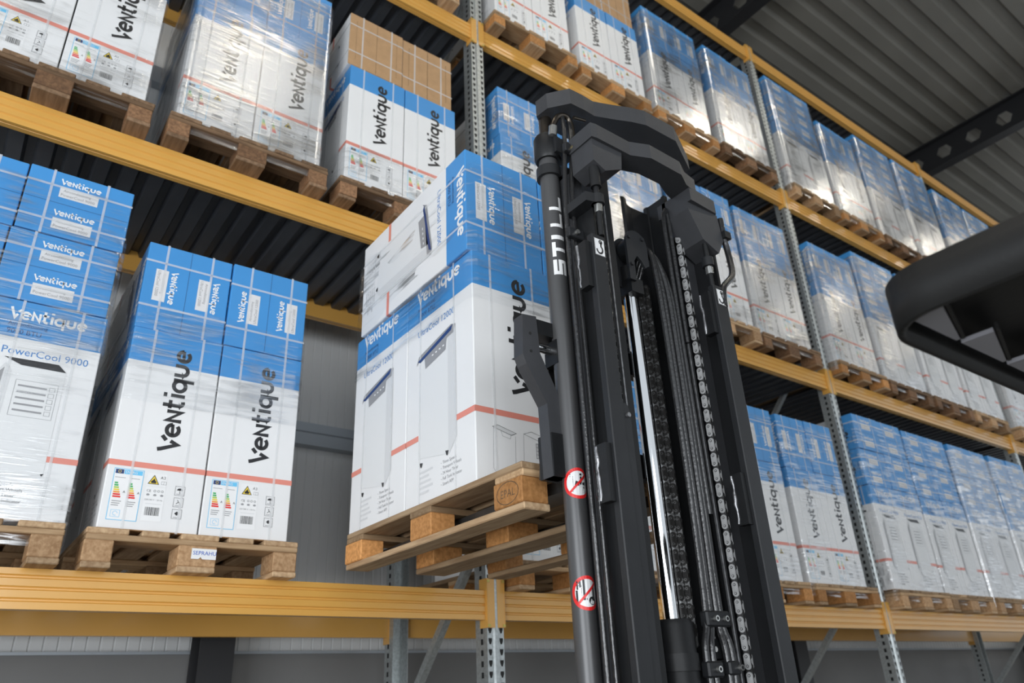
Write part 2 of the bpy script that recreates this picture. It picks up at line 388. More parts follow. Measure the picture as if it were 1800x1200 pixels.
# ------------------------------------------------------------------ racking
BAY = 3.7; PZ = 1.969; Z0 = 2.0; LEV = [Z0+PZ*i for i in range(4)]
UPX = [-BAY, 0, BAY, 2*BAY, 3*BAY, 4*BAY]
TOPZ = LEV[3]+.03
def post_mesh():
    m = MB(); h = TOPZ
    # omega profile opening to the back, with a raised spine on the front
    pf = [(-.050, .10), (-.050, .0), (-.016, .0), (-.010, -.010), (.010, -.010), (.016, .0), (.050, .0), (.050, .10), (.047, .10), (.047, .003), (-.047, .003), (-.047, .10)]
    m.prism(pf, 'z', 0, h, 'galvanized')
    z = .1
    while z < h-.05:
        for sx in (-1, 1):
            cx = sx*.033
            m.add([(cx-.010, -.0008, z+.028), (cx-.010, -.0008, z+.016), (cx-.004, -.0008, z), (cx+.004, -.0008, z), (cx+.010, -.0008, z+.016), (cx+.010, -.0008, z+.028)], [(0, 1, 2, 3, 4, 5)], 'slot_dark')
            sxx = sx*.0508; q = [(sxx, .035, z), (sxx, .055, z), (sxx, .055, z+.026), (sxx, .035, z+.026)]
            m.add(q, [(0, 1, 2, 3) if sx > 0 else (3, 2, 1, 0)], 'slot_dark')
        z += .05
    return m.mesh('post')
pm = post_mesh()
def brace_mesh(a, b):
    m = MB(); a = Vector(a); b = Vector(b); t = (b-a).normalized(); nx = Vector((1, 0, 0)); nz = nx.cross(t)
    vs = []
    for p in (a, b):
        for sx, sz in ((-.02, -.02), (.02, -.02), (.02, .02), (-.02, .02)): vs.append(p+nx*sx+nz*sz)
    m.add(vs, [(0, 1, 5, 4), (1, 2, 6, 5), (2, 3, 7, 6), (3, 0, 4, 7), (3, 2, 1, 0), (4, 5, 6, 7)], 'galvanized'); return m.mesh('brace')
DEPTH = 1.07
br_up = brace_mesh((0, .07, 0), (0, DEPTH-.07, 1.0)); br_dn = brace_mesh((0, DEPTH-.07, 0), (0, .07, 1.0)); br_h = brace_mesh((0, .07, 0), (0, DEPTH-.07, 0))
upname = ['left of the picture edge', 'left of the forklift mast', 'right of the forklift mast', 'second to the right of the mast', 'far right', 'farthest right']
for i, X in enumerate(UPX):
    o = empty('rack_upright', (X, 0, 0), 'galvanized perforated rack upright frame, '+upname[i], 'rack upright', 'rack upright frames')
    link('post', pm, o)
    r = link('post', pm, o, (0, DEPTH, 0)); r.rotation_euler = (0, 0, PI)
    z = .31; k = 0
    link('brace', br_h, o, (0, 0, .2))
    while z+1.0 < TOPZ:
        link('brace', br_dn if k % 2 else br_up, o, (0, 0, z)); z += 1.02; k += 1
BW = BAY-.10; BH = .138
def beam_mesh():
    m = MB()
    # stepped box profile with shallow grooves on the face (y, z)
    f = [(0, 0), (0, -.021), (.007, -.026), (.007, -.031), (0, -.036), (0, -.060), (.007, -.065), (.007, -.070), (0, -.075), (0, -.099), (.007, -.104), (.007, -.109), (0, -.114), (0, -BH)]
    pf = f + [(.014, -BH), (.016, -BH+.005), (.022, -BH+.005), (.024, -BH), (.05, -BH), (.05, 0)]
    m.prism(pf, 'x', -BW/2, BW/2, 'beam_orange'); return m.mesh('beam_body')
bmh = beam_mesh()
def conn_mesh(s):
    m = MB(); x0 = s*(BW/2); x1 = s*(BW/2+.042)
    a, b_ = min(x0, x1), max(x0, x1)
    m.box((a, -.012, -.175), (b_, -.003, .058), 'beam_orange')
    xi = x0-s*.004; m.box((min(xi, x0), -.014, -.175), (max(xi, x0), .055, .058), 'beam_orange')
    for z in (.045, -.165): m.box((min(x0-s*.003, x0+s*.012), -.016, z-.006), (max(x0-s*.003, x0+s*.012), -.012, z+.006), 'bolt_yellow')
    return m.mesh('end_connector')
cml, cmr = conn_mesh(-1), conn_mesh(1)
bayname = ['left bay', 'middle bay', 'right bay', 'far right bay', 'farthest bay']
levname = ['lowest shelf', 'middle shelf', 'upper shelf', 'top level']
beam_dk = MB()
for b_ in range(5):
    xc = UPX[b_]+BAY/2
    for l in range(4):
        for rear in (0, 1):
            o = empty('rack_beam', (xc, DEPTH if rear else 0, LEV[l]), 'orange grooved %s beam of the %s, %s' % ('rear' if rear else 'front', levname[l], bayname[b_]), 'rack beam', 'orange rack beams')
            if rear: o.rotation_euler = (0, 0, PI)
            link('beam', bmh, o); link('end_connector', cml, o); link('end_connector', cmr, o)
# corrugated decks under the upper levels
def deck_mesh():
    m = MB(); pr = []; x = -BW/2; z = -.045
    while x < BW/2-.01:
        pr += [(x, z), (x+.045, z), (x+.058, z+.034), (x+.092, z+.034), (x+.105, z)]; x += .12
    n = len(pr); y0, y1 = .052, DEPTH-.052
    vs = [(a, y0, c) for a, c in pr]+[(a, y1, c) for a, c in pr]+[(a, y0, c+.003) for a, c in pr]+[(a, y1, c+.003) for a, c in pr]
    fs = [(i+n, i+n+1, i+1, i) for i in range(n-1)]+[(i+2*n, i+1+2*n, i+1+3*n, i+3*n) for i in range(n-1)]+[(i, i+1, i+1+2*n, i+2*n) for i in range(n-1)]
    m.add(vs, fs, 'deck_steel'); return m.mesh('corrugated_deck')
dk = deck_mesh()
for b_ in range(5):
    for l in (1, 2, 3):
        link('rack_deck', dk, None, (UPX[b_]+BAY/2, 0, LEV[l]), label='dark corrugated steel deck under the %s, %s' % (levname[l], bayname[b_]), cat='rack deck', group='corrugated rack decks')

# ------------------------------------------------------------------ pallets (0.8 x 1.2, long side along Y, origin front left bottom)
def chbox(a, b, m, c=.004):
    q = MB(); q.cbox(a, b, c, m); return q
PALM = {}
def pallet_parts(style):
    if style in PALM: return PALM[style]
    bx, by, bl = {'new': ('wood_board_x', 'wood_board_y', 'wood_block_orange'), 'old': ('wood_dark_x', 'wood_dark_y', 'wood_dark_block'), 'mid': ('wood_board_x', 'wood_board_y', 'wood_block')}[style]
    P = []
    def board(name, sx, sy, sz, mt, loc): 
        key = (style, name, round(sx, 3), round(sy, 3), round(sz, 3))
        if key not in PALM: PALM[key] = chbox((0, 0, 0), (sx, sy, sz), mt, .0035).mesh(name)
        P.append((name, PALM[key], loc))
    for x, wd in ((0, .145), (.190, .100), (.3275, .145), (.510, .100), (.655, .145)): board('top_board', wd, 1.2, .022, by, (x, 0, .122))
    for y in (0, .5275, 1.055): board('cross_board', .8, .145, .022, bx, (0, y, .100))
    for x, wd in ((0, .1), (.3275, .145), (.7, .1)):
        for y in (0, .5275, 1.055): board('block', wd, .145, .078, bl, (x, y, .022))
        board('bottom_board', wd, 1.2, .022, by, (x, 0, 0))
    PALM[style] = P
    return P
def pallet(x, y, z, style, label, rz=0):
    o = empty('pallet', (x, y, z), label, 'pallet', 'wooden pallets'); o.rotation_euler = (0, 0, rz)
    for n, me, loc in pallet_parts(style):
        jx = (random.random()-.5)*.006
        link(n, me, o, (loc[0]+jx, loc[1]+(random.random()-.5)*.006, loc[2]))
    return o

# ------------------------------------------------------------------ cartons
K = {'load': dict(w=.37, d=.48, h=.90, band=.755, stripe=.262, model='UltraCool 12000', btu='12000 BTU'),
     'big': dict(w=.362, d=.42, h=.84, band=.690, stripe=.255, model='UltraCool 12000', btu='12000 BTU'),
     'small': dict(w=.308, d=.395, h=.835, band=.680, stripe=.228, model='PowerCool 9000', btu='9000 BTU')}
def carton_meshes(kind):
    k = K[kind]; wd, d, h, zb, zs = k['w'], k['d'], k['h'], k['band'], k['stripe']
    # body: chamfered box cut at the blue band
    bm = bmesh.new(); bmesh.ops.create_cube(bm, size=1)
    for v in bm.verts: v.co = Vector(((v.co.x+.5)*wd, (v.co.y+.5)*d, (v.co.z+.5)*h))
    bmesh.ops.bevel(bm, geom=bm.edges[:], offset=.004, segments=2, affect='EDGES', profile=.5)
    bmesh.ops.bisect_plane(bm, geom=bm.verts[:]+bm.edges[:]+bm.faces[:], plane_co=(0, 0, zb), plane_no=(0, 0, 1))
    bm.normal_update(); B = MB(); bm.verts.index_update()
    vs = [v.co.copy() for v in bm.verts]
    for f in bm.faces:
        c = f.calc_center_median()
        mt = 'card_blue' if c.z > zb else ('card_brown' if c.z < .003 else 'card_white')
        B.f.append(tuple(v.index for v in f.verts)); B.m.append(B.mi(mt)); B.s.append(False)
    B.v = [tuple(v) for v in vs]; bm.free()
    PT = {n_: MB() for n_ in ('red_stripe', 'energy_label', 'hazard_label', 'barcode_label', 'care_symbol_a', 'care_symbol_b', 'care_symbol_c', 'capacity_text_l', 'model_name_l', 'feature_list_l', 'capacity_text_r', 'model_name_r', 'feature_list_r', 'unit_drawing', 'product_picture_l', 'product_picture_r', 'flap_label_a', 'flap_label_b', 'bottom_flaps', 'upright_lettering_a', 'upright_lettering_b', 'side_lettering_l', 'side_lettering_r', 'flap_lettering_a', 'flap_lettering_b', 'label_text')}
    FA = (( 0, 0, 0), (1, 0, 0), (0, 0, 1)); FB = ((wd, d, 0), (-1, 0, 0), (0, 0, 1))
    WL = ((0, d, 0), (0, -1, 0), (0, 0, 1)); WR = ((wd, 0, 0), (0, 1, 0), (0, 0, 1))
    TP = ((0, 0, h), (0, 1, 0), (-1, 0, 0))   # top: text runs along +y, up is -x
    lg = logo2d(h*.53)
    # narrow faces: upright lettering reading upwards
    for F, sd in ((FA, 'a'), (FB, 'b')):
        t = Face(PT['upright_lettering_'+sd], *F); g = Face(PT['red_stripe'], *F)
        t.put(lg, 'print_black', (wd*.66, h*.39), PI/2)
        g.rect(.0, zs-.011, wd, zs+.011, 'print_red')
    # face A: energy label, warnings, barcodes
    g = Face(PT['energy_label'], *FA); t = g; s = wd/.37
    def L(x): return x*s
    g.rect(L(.028), .035, L(.135), .232, 'print_white'); g.frame(L(.028), .035, L(.135), .232, .0022, 'print_sky', 1)
    g.rect(L(.032), .212, L(.062), .229, 'print_navy', 1); g.rect(L(.064), .212, L(.131), .229, 'print_sky', 1)
    t.put(text2d('ENERG', .014), 'print_white', (L(.068), .2155), 0, 3)
    g.line(arc(L(.047), .2205, .005, 0, 360, 10), .0015, 'print_yellow', 2)
    for x in (.036, .088):
        for i, c in enumerate(('print_green', 'print_green', 'print_lime', 'print_yellow', 'print_orange', 'print_scarlet', 'print_scarlet')):
            g.rect(L(x), .172-i*.0088, L(x+.012+i*.0028), .1785-i*.0088, c, 1)
        t.put(text2d('A', .013), 'print_black', (L(x+.034), .138), 0, 2)
        for i in range(3): g.rect(L(x), .104-i*.008, L(x+.034-.004*i), .107-i*.008, 'print_grey', 1)
        g.rect(L(x-.002), .196, L(x+.036), .198, 'print_grey', 1)
    g.frame(L(.040), .046, L(.072), .072, .0012, 'print_sky', 1)
    g.line(arc(L(.056), .059, .008, 0, 300, 10), .0015, 'print_sky', 1)
    g = Face(PT['hazard_label'], *FA); t = g
    g.rect(L(.150), .178, L(.225), .228, 'print_white')
    tri = [(L(.154), .184), (L(.198), .184), (L(.176), .222)]
    g.poly(tri, 'print_black', 1); cx, cy = L(.176), .1955
    g.poly([(cx+(x-cx)*.80, cy+(y-cy)*.80) for x, y in tri], 'print_yellow', 2)
    g.poly([(L(.168), .188), (L(.184), .188), (L(.187), .194), (L(.181), .199), (L(.178), .208), (L(.172), .200), (L(.165), .194)], 'print_black', 3)
    t.put(text2d('A3', .017), 'print_grey', (L(.200), .207)); g.frame(L(.206), .186, L(.224), .198, .0012, 'print_grey', 1); g.line([(L(.215), .186), (L(.215), .198)], .0012, 'print_grey', 1)
    g = Face(PT['barcode_label'], *FA); t = g
    g.rect(L(.150), .040, L(.225), .172, 'print_white')
    t.put(text2d('CE', .014), 'print_grey', (L(.155), .153))
    for i in range(3): g.line(arc(L(.186+.014*i), .158, .004, 0, 360, 8), .002, 'print_grey', 1)
    for i in range(3): g.poly([(L(.158+.026*i), .138), (L(.166+.026*i), .138), (L(.169+.026*i), .143), (L(.162+.026*i), .147), (L(.155+.026*i), .143)], 'print_grey', 1)
    t.put(text2d('220-240 V ~ 50 Hz', .0085), 'print_grey', (L(.152), .120))
    g.rect(L(.158), .106, L(.218), .108, 'print_light', 1)
    x = .160
    rr = random.Random(4)
    while x < .214:
        a = rr.choice((.0012, .002, .003)); g.rect(L(x), .062, L(x+a), .094, 'print_black', 1); x += a+rr.choice((.0012, .002))
    for i, z in enumerate((.150, .104, .058)):
        x0 = L(.262); q = .036; g = Face(PT['care_symbol_'+'abc'[i]], *FA)
        g.frame(x0, z, x0+q, z+q, .0018, 'print_grey', 1); cx = x0+q/2
        if i == 0:
            g.poly([(cx-.012, z+.020)]+[(cx+.012*math.cos(a), z+.020+.009*math.sin(a)) for a in (2.6, 2.1, 1.57, 1.0, .5, 0)], 'print_black', 1); g.line([(cx, z+.020), (cx, z+.009), (cx+.004, z+.009)], .0016, 'print_black', 1)
        elif i == 1:
            g.line([(cx-.008, z+.012), (cx, z+.020), (cx+.009, z+.010)], .002, 'print_black', 1); g.line([(cx, z+.020), (cx-.004, z+.028)], .002, 'print_black', 1)
        else:
            g.poly([(cx, z+.012), (cx+.009, z+.020), (cx, z+.029), (cx-.009, z+.020)], 'print_black', 1)
        g.rect(cx-.012, z+.004, cx+.012, z+.006, 'print_grey', 1)
    # face B: line drawings of the units
    g = Face(PT['unit_drawing'], *FB)
    g.line([(L(.075), .205), (L(.070), .060), (L(.078), .048), (L(.150), .036), (L(.163), .044), (L(.168), .185)], .0012, 'print_grey', 0)
    g.poly([(L(.070), .206), (L(.150), .186), (L(.172), .196), (L(.092), .215)], 'print_light', 0); g.line([(L(.070), .206), (L(.150), .186), (L(.172), .196), (L(.092), .215)], .0014, 'print_black', 1, True)
    g.line([(L(.105), .197), (L(.112), .178), (L(.145), .172), (L(.148), .187)], .0012, 'print_grey', 1)
    g.line([(L(.205), .200), (L(.198), .040), (L(.285), .018), (L(.300), .030), (L(.305), .195)], .0012, 'print_grey', 0)
    g.line([(L(.205), .200), (L(.285), .180), (L(.312), .196), (L(.240), .213)], .0014, 'print_black', 0, True)
    for x0, y0, x1, y1, n in ((.258, .118, .302, .172, 5), (.232, .030, .278, .098, 9)):
        g.frame(L(x0), y0, L(x1), y1, .0014, 'print_black', 1)
        for i in range(1, n): g.rect(L(x0+(x1-x0)*i/n)-.0006, y0, L(x0+(x1-x0)*i/n)+.0006, y1, 'print_black', 1)
        g.rect(L(x0), y0, L(x1), y1, 'print_light', 0)
    for i in range(3): g.rect(L(.258), .131+i*.013, L(.302), .1322+i*.013, 'print_black', 2)
    for i in range(5): g.frame(L(.312+.008*i), .04+.012*(i % 3), L(.318+.008*i), .10+.008*i, .0010, 'print_grey', 0)
    # wide faces: band lettering, product picture, bullet list
    for F, sd in ((WL, 'l'), (WR, 'r')):
        g = Face(PT['product_picture_'+sd], *F); t = Face(PT['side_lettering_'+sd], *F)
        lw = logo2d(d*.66); t.put(lw, 'print_white', (d*.17, zb+.085*h/.9))
        if True:
            t1 = Face(PT['capacity_text_'+sd], *F); t1.put(text2d('Airconditioning', .021), 'print_navy', (d*.17, zb+.048)); t1.put(text2d(k['btu'], .028), 'print_navy', (d*.17, zb+.016))
            Face(PT['model_name_'+sd], *F).put(text2d(k['model'], .042 if kind == 'small' else .040), 'print_blue', (d*.17, zb-.068))
        Face(PT['red_stripe'], *F).rect(.0, zs-.011, d, zs+.011, 'print_red')
        if kind != 'small':
            x0, x1, z0, z1 = d*.20, d*.76, .165, .60
            g.poly([(x0, z0+.015), (x1-.05, z0-.02), (x1, z0+.03), (x1, z1), (x0, z1-.02)], 'print_pale', 1)
            g.poly([(x1-.055, z0-.02), (x1, z0+.03), (x1, z1+.03), (x1-.055, z1+.02)], 'print_light', 2)
            g.poly([(x0-.02, z1-.035), (x0, z1+.0), (x1-.03, z1+.045), (x1, z1+.035), (x1-.01, z1+.005), (x0, z1-.02)], 'print_grey', 3)
            g.poly([(x0+.05, z1-.07), (x1-.07, z1-.045), (x1-.06, z1+.02), (x0+.04, z1-.005)], 'print_grey', 3)
            g.poly([(x0-.01, z1-.02), (x1-.02, z1+.040), (x1-.03, z1+.02), (x0+.01, z1-.03)], 'print_navy', 4)
            for i in range(4): g.rect(x0+.10+i*.026, z1-.035+i*.003, x0+.112+i*.026, z1-.029+i*.003, 'print_white', 5)
            for x in (x0+.012, x1-.075): g.poly([(x, z0-.004), (x+.022, z0-.008), (x+.014, z0-.024), (x+.006, z0-.022)], 'print_black', 3)
        else:
            x0, x1, z0, z1 = d*.16, d*.74, .17, .575
            g.poly([(x0+.05, z0-.04), (x1, z0), (x1, z1), (x0+.03, z1), (x0+.05, z1-.02)], 'print_pale', 1)
            g.poly([(x0, z0+.02), (x0+.05, z0-.04), (x0+.055, z1-.03), (x0+.03, z1), (x0, z1-.06)], 'print_light', 2)
            g.poly([(x0+.004, z0+.02), (x0+.018, z0), (x0+.03, z1-.02), (x0+.004, z1-.06)], 'print_grey', 3)
            g.poly([(x0+.02, z1+.022), (x0+.08, z1-.002), (x1, z1-.004), (x1-.03, z1+.024)], 'print_black', 3)
            g.frame(x0+.075, z1-.20, x1-.015, z1-.06, .0012, 'print_grey', 3)
            for i in range(5): g.rect(x0+.085, z1-.085-i*.024, x1-.05, z1-.078-i*.024, 'print_grey', 3)
            for i in range(5): g.frame(x1-.042, z1-.090-i*.024, x1-.024, z1-.074-i*.024, .0012, 'print_grey', 3)
            g.poly([(x1-.01, z0), (x1+.002, z0+.004), (x1-.004, z0-.008)], 'print_black', 3)
        xs = d*.56 if kind != 'small' else d*.30
        g = Face(PT['feature_list_'+sd], *F); t = g
        for i, s_ in enumerate(('Three Speeds', 'Transport Wheels', '24 Hour Timer', 'Full Tank Indicator', 'Smart APP' if kind != 'small' else 'Cooling')):
            t.put(text2d(s_, .0165), 'print_black' if kind == 'small' else 'print_grey', (xs, .118-i*.0195), 0)
            g.rect(xs-.012, .122-i*.0195, xs-.006, .1235-i*.0195, 'print_grey')
            if kind != 'small': g.rect(d*.22, .119-i*.0195, d*.22+.095-.014*((i*2) % 3), .127-i*.0195, 'print_light')
    # top flaps: centre seam, lettering and paper label on each flap
    Face(PT['flap_label_a'], *TP).rect(.004, -wd/2-.0012, d-.004, -wd/2+.0012, 'seam_line')
    for c, sd in ((-wd*.25, 'a'), (-wd*.75, 'b')):
        g = Face(PT['flap_label_'+sd], *TP); t = Face(PT['flap_lettering_'+sd], *TP); tl = g
        lt = logo2d(d*.38); t.put(lt, 'print_white', (d*.30, c+.020))
        g.rect(d*.30, c-.046, d*.30+d*.37, c+.006, 'paper_label', 0)
        tl.put(text2d('Airconditioning', .0165), 'print_grey', (d*.335, c-.016), 0, 1); tl.put(text2d(k['model'], .0185), 'print_grey', (d*.315, c-.038), 0, 1)
    # bottom seam
    bo = Face(PT['bottom_flaps'], (0, d, 0), (1, 0, 0), (0, -1, 0)); bo.rect(wd/2-.0015, .004, wd/2+.0015, d-.004, 'wood_dark_x'); bo.rect(wd*.12, .05, wd*.12+.002, d-.05, 'wood_dark_x'); bo.rect(wd*.88, .05, wd*.88+.002, d-.05, 'wood_dark_x')
    # straps
    def strap(axis, at):
        m = MB(); e = .0022; a0, a1 = (-e, d+e) if axis == 'x' else (-e, wd+e); z0, z1 = -.0012, h+.0022; hw = .005
        lp = [(a0, z0), (a1, z0), (a1, z1), (a0, z1)]
        for i in range(4):
            p, q = lp[i], lp[(i+1) % 4]
            if axis == 'x': v = [(at-hw, p[0], p[1]), (at+hw, p[0], p[1]), (at+hw, q[0], q[1]), (at-hw, q[0], q[1])]
            else: v = [(p[0], at+hw, p[1]), (p[0], at-hw, p[1]), (q[0], at-hw, q[1]), (q[0], at+hw, q[1])]
            m.add(v, [(0, 1, 2, 3)], 'strap_plastic')
        return m.mesh('strap')
    st = [strap('x', wd*.24), strap('x', wd*.78), strap('y', d*.22), strap('y', d*.74)]
    def nm(n_): return n_[:-2] if n_[-2] == '_' else n_
    return B.mesh('carton'), {n_: (nm(n_), m_.mesh(nm(n_))) for n_, m_ in PT.items() if m_.v}, st
CM = {k: carton_meshes(k) for k in K}
SHOW = {'stand': ('red_stripe', 'energy_label', 'hazard_label', 'barcode_label', 'care_symbol_a', 'care_symbol_b', 'care_symbol_c', 'upright_lettering_a', 'side_lettering_l', 'capacity_text_l', 'model_name_l', 'feature_list_l', 'side_lettering_r', 'product_picture_l', 'product_picture_r'),
        'back': ('red_stripe', 'unit_drawing', 'upright_lettering_b', 'side_lettering_r', 'product_picture_r', 'capacity_text_r', 'model_name_r', 'feature_list_r'),
        'wide': ('red_stripe', 'side_lettering_l', 'capacity_text_l', 'model_name_l', 'feature_list_l', 'product_picture_l', 'upright_lettering_a', 'upright_lettering_b', 'unit_drawing'),
        'rear': ('red_stripe', 'side_lettering_l', 'product_picture_l'),
        'rearwide': ('red_stripe', 'upright_lettering_a', 'upright_lettering_b'),
        'laid': ('flap_label_a', 'flap_label_b', 'flap_lettering_a', 'flap_lettering_b', 'side_lettering_l', 'side_lettering_r', 'product_picture_l', 'product_picture_r', 'red_stripe', 'capacity_text_l', 'model_name_l', 'feature_list_l', 'capacity_text_r', 'model_name_r', 'feature_list_r'),
        'flat': ('flap_label_a', 'flap_label_b', 'flap_lettering_a', 'flap_lettering_b', 'upright_lettering_a', 'upright_lettering_b', 'red_stripe'),
        'bottom': ('bottom_flaps', 'side_lettering_l', 'product_picture_l', 'red_stripe')}
def carton(kind, M, label, group, show, straps=(0, 1, 2, 3)):
    bo, pt, st = CM[kind]
    o = link('carton', bo, None, None, label, 'carton', group); o.matrix_world = M
    for n_ in SHOW[show]:
        c_ = link(pt[n_][0], pt[n_][1], o)
        if n_.startswith(('feature_list', 'capacity_text')): c_['kind'] = 'stuff'
    for i in straps: link('strap', st[i], o)
    return o
def Mx(xa, ya, za, org): return Matrix(((xa[0], ya[0], za[0], org[0]), (xa[1], ya[1], za[1], org[1]), (xa[2], ya[2], za[2], org[2]), (0, 0, 0, 1)))
X_, Y_, Z_ = (1, 0, 0), (0, 1, 0), (0, 0, 1); NX, NY, NZ = (-1, 0, 0), (0, -1, 0), (0, 0, -1)
def standing(kind, x, y, z): return Mx(X_, Y_, Z_, (x, y, z))                               # narrow face A to the aisle
def standing_back(kind, x, y, z): k = K[kind]; return Mx(NX, NY, Z_, (x+k['w'], y+k['d'], z))  # narrow face B to the aisle
def standing_wide(kind, x, y, z): k = K[kind]; return Mx(Y_, NX, Z_, (x+k['d'], y, z))          # wide face to the aisle
def laid(kind, x, y, z): k = K[kind]; return Mx(X_, Z_, NY, (x, y+k['h'], z))                   # top to the aisle
def laid_flip(kind, x, y, z): k = K[kind]; return Mx(NX, NZ, NY, (x+k['w'], y+k['h'], z+k['d']))
def laid_flat(kind, x, y, z): k = K[kind]; return Mx(NZ, X_, NY, (x, y+k['h'], z+k['w']))       # lying on the wide... flaps stacked
def laid_bottom(kind, x, y, z): k = K[kind]; return Mx(X_, NZ, Y_, (x, y, z+k['d']))            # brown bottom to the aisle
# stretch film sleeve
FILM = {}
def film_mesh(W, D, z0, z1, seed, mt, amp):
    key = (round(W, 2), round(D, 2), z0, round(z1, 2), seed, mt)
    if key in FILM: return FILM[key]
    m = MB(); r = .02; loop = []
    def side(a, b, n): return [(a[0]+(b[0]-a[0])*i/n, a[1]+(b[1]-a[1])*i/n) for i in range(n)]
    cs = [(r, 0), (W-r, 0), (W, r), (W, D-r), (W-r, D), (r, D), (0, D-r), (0, r)]
    for i in range(8):
        loop += side(cs[i], cs[(i+1) % 8], (26 if i in (0, 4) else 22) if i % 2 == 0 else 2)
    n = len(loop); rows = 44; cx, cy = W/2, D/2; vs = []
    for j in range(rows+1):
        t = j/rows
        for i, (x, y) in enumerate(loop):
            zt = z1 + .03*noise.noise(Vector((x*4+seed, y*4, 0))); z = z0+(zt-z0)*t
            q = noise.noise(Vector((x*5+seed*3.1, y*5, z*26)))*amp + noise.noise(Vector((x*3+seed, y*3+7, z*5)))*amp*1.1
            nx, ny = x-cx, y-cy
            if abs(nx)/W > abs(ny)/D: ox, oy = math.copysign(1, nx), 0
            else: ox, oy = 0, math.copysign(1, ny)
            q = abs(q)+.003
            vs.append((x+ox*q, y+oy*q, z))
    fs = [(j*n+i, j*n+(i+1) % n, (j+1)*n+(i+1) % n, (j+1)*n+i) for j in range(rows) for i in range(n)]
    m.add(vs, fs, mt, True); FILM[key] = m.mesh('stretch_film'); return FILM[key]

ORD = ['first', 'second', 'third', 'fourth']
STY = ['mid', 'new', 'mid', 'old']
def load(tp, px, py, pz, where, wrap=None, style='mid', dx=0., dy=0., seed=1, top=True, film_z=None, pname=None, film_0=None):
    """pallet with its cartons; px = left edge of the pallet, py = its front edge"""
    pal = pallet(px, py, pz, style, pname or ('wooden pallet under the cartons, '+where))
    z = pz+.1460; J = lambda a=.006: (random.random()-.5)*a
    grp = 'cartons, '+where
    if tp in ('tall', 'brown'):
        k = K['big']; x0 = px+.03+dx; y0 = py+.03+dy; g = .006
        for r in range(2):
            for c in range(2):
                carton('big', standing('big', x0+c*(k['w']+g), y0+r*(k['d']+g)+J(), z), 'white carton with upright black lettering, %s %s, %s' % ('rear' if r else 'front', 'right' if c else 'left', where), grp, 'rear' if r else 'stand', (0, 1, 2, 3) if r == 0 else ())
        zt = z+k['h']+.005
        if top:
            for c in range(2):
                if tp == 'tall': M = (laid if c else laid_flip)('big', x0+c*(k['w']+g), y0+.006+J(.012), zt); lb = 'carton lying with blue flaps outward on top %s, %s'
                else: M = laid_bottom('big', x0-.02+c*(k['w']+g), y0+.006+J(.012), zt); lb = 'carton lying with brown bottom outward on top %s, %s'
                carton('big', M, lb % ('right' if c else 'left', where), grp, 'laid' if tp == 'tall' else 'bottom')
        W = k['w']*2+g; D = k['d']*2+g; H = z+k['h']+(k['d'] if top else 0)
    else:
        k = K['small']; x0 = px+dx; y0 = py+.03+dy; g = .006
        for r in range(3):
            for c in range(2):
                carton('small', standing_wide('small', x0+c*(k['d']+g), y0+r*(k['w']+g)+J(), z), 'white carton with product picture, %s %s, %s' % (('front', 'middle', 'rear')[r], 'right' if c else 'left', where), grp, 'rearwide' if r else 'wide', (0, 1, 2, 3) if r == 0 else ())
        zt = z+k['h']+.005
        for r in range(2):
            for c in range(2):
                off = (.0 if r else -.008)
                carton('small', laid_flat('small', x0+c*(k['d']+g)+off, y0+.006+J(.012), zt+r*(k['w']+.005)), 'blue carton flaps outward, %s tier %s, %s' % ('top' if r else 'second', 'right' if c else 'left', where), grp, 'flat')
        W = k['d']*2+g; D = k['w']*3+2*g; H = z+k['h']+k['w']*2
    if wrap:
        z0 = film_0 if film_0 else pz+.06; z1 = film_z if film_z else H-.06
        fm = film_mesh(W+.016, D+.016, 0, round(z1-z0, 2), seed, wrap, .0020 if wrap == 'film_heavy' else .0028)
        link('stretch_film', fm, None, (x0-.008, y0-.008, z0), 'clear stretch film wrapped around the cartons, '+where, 'stretch film', 'stretch film wraps')
    return pal

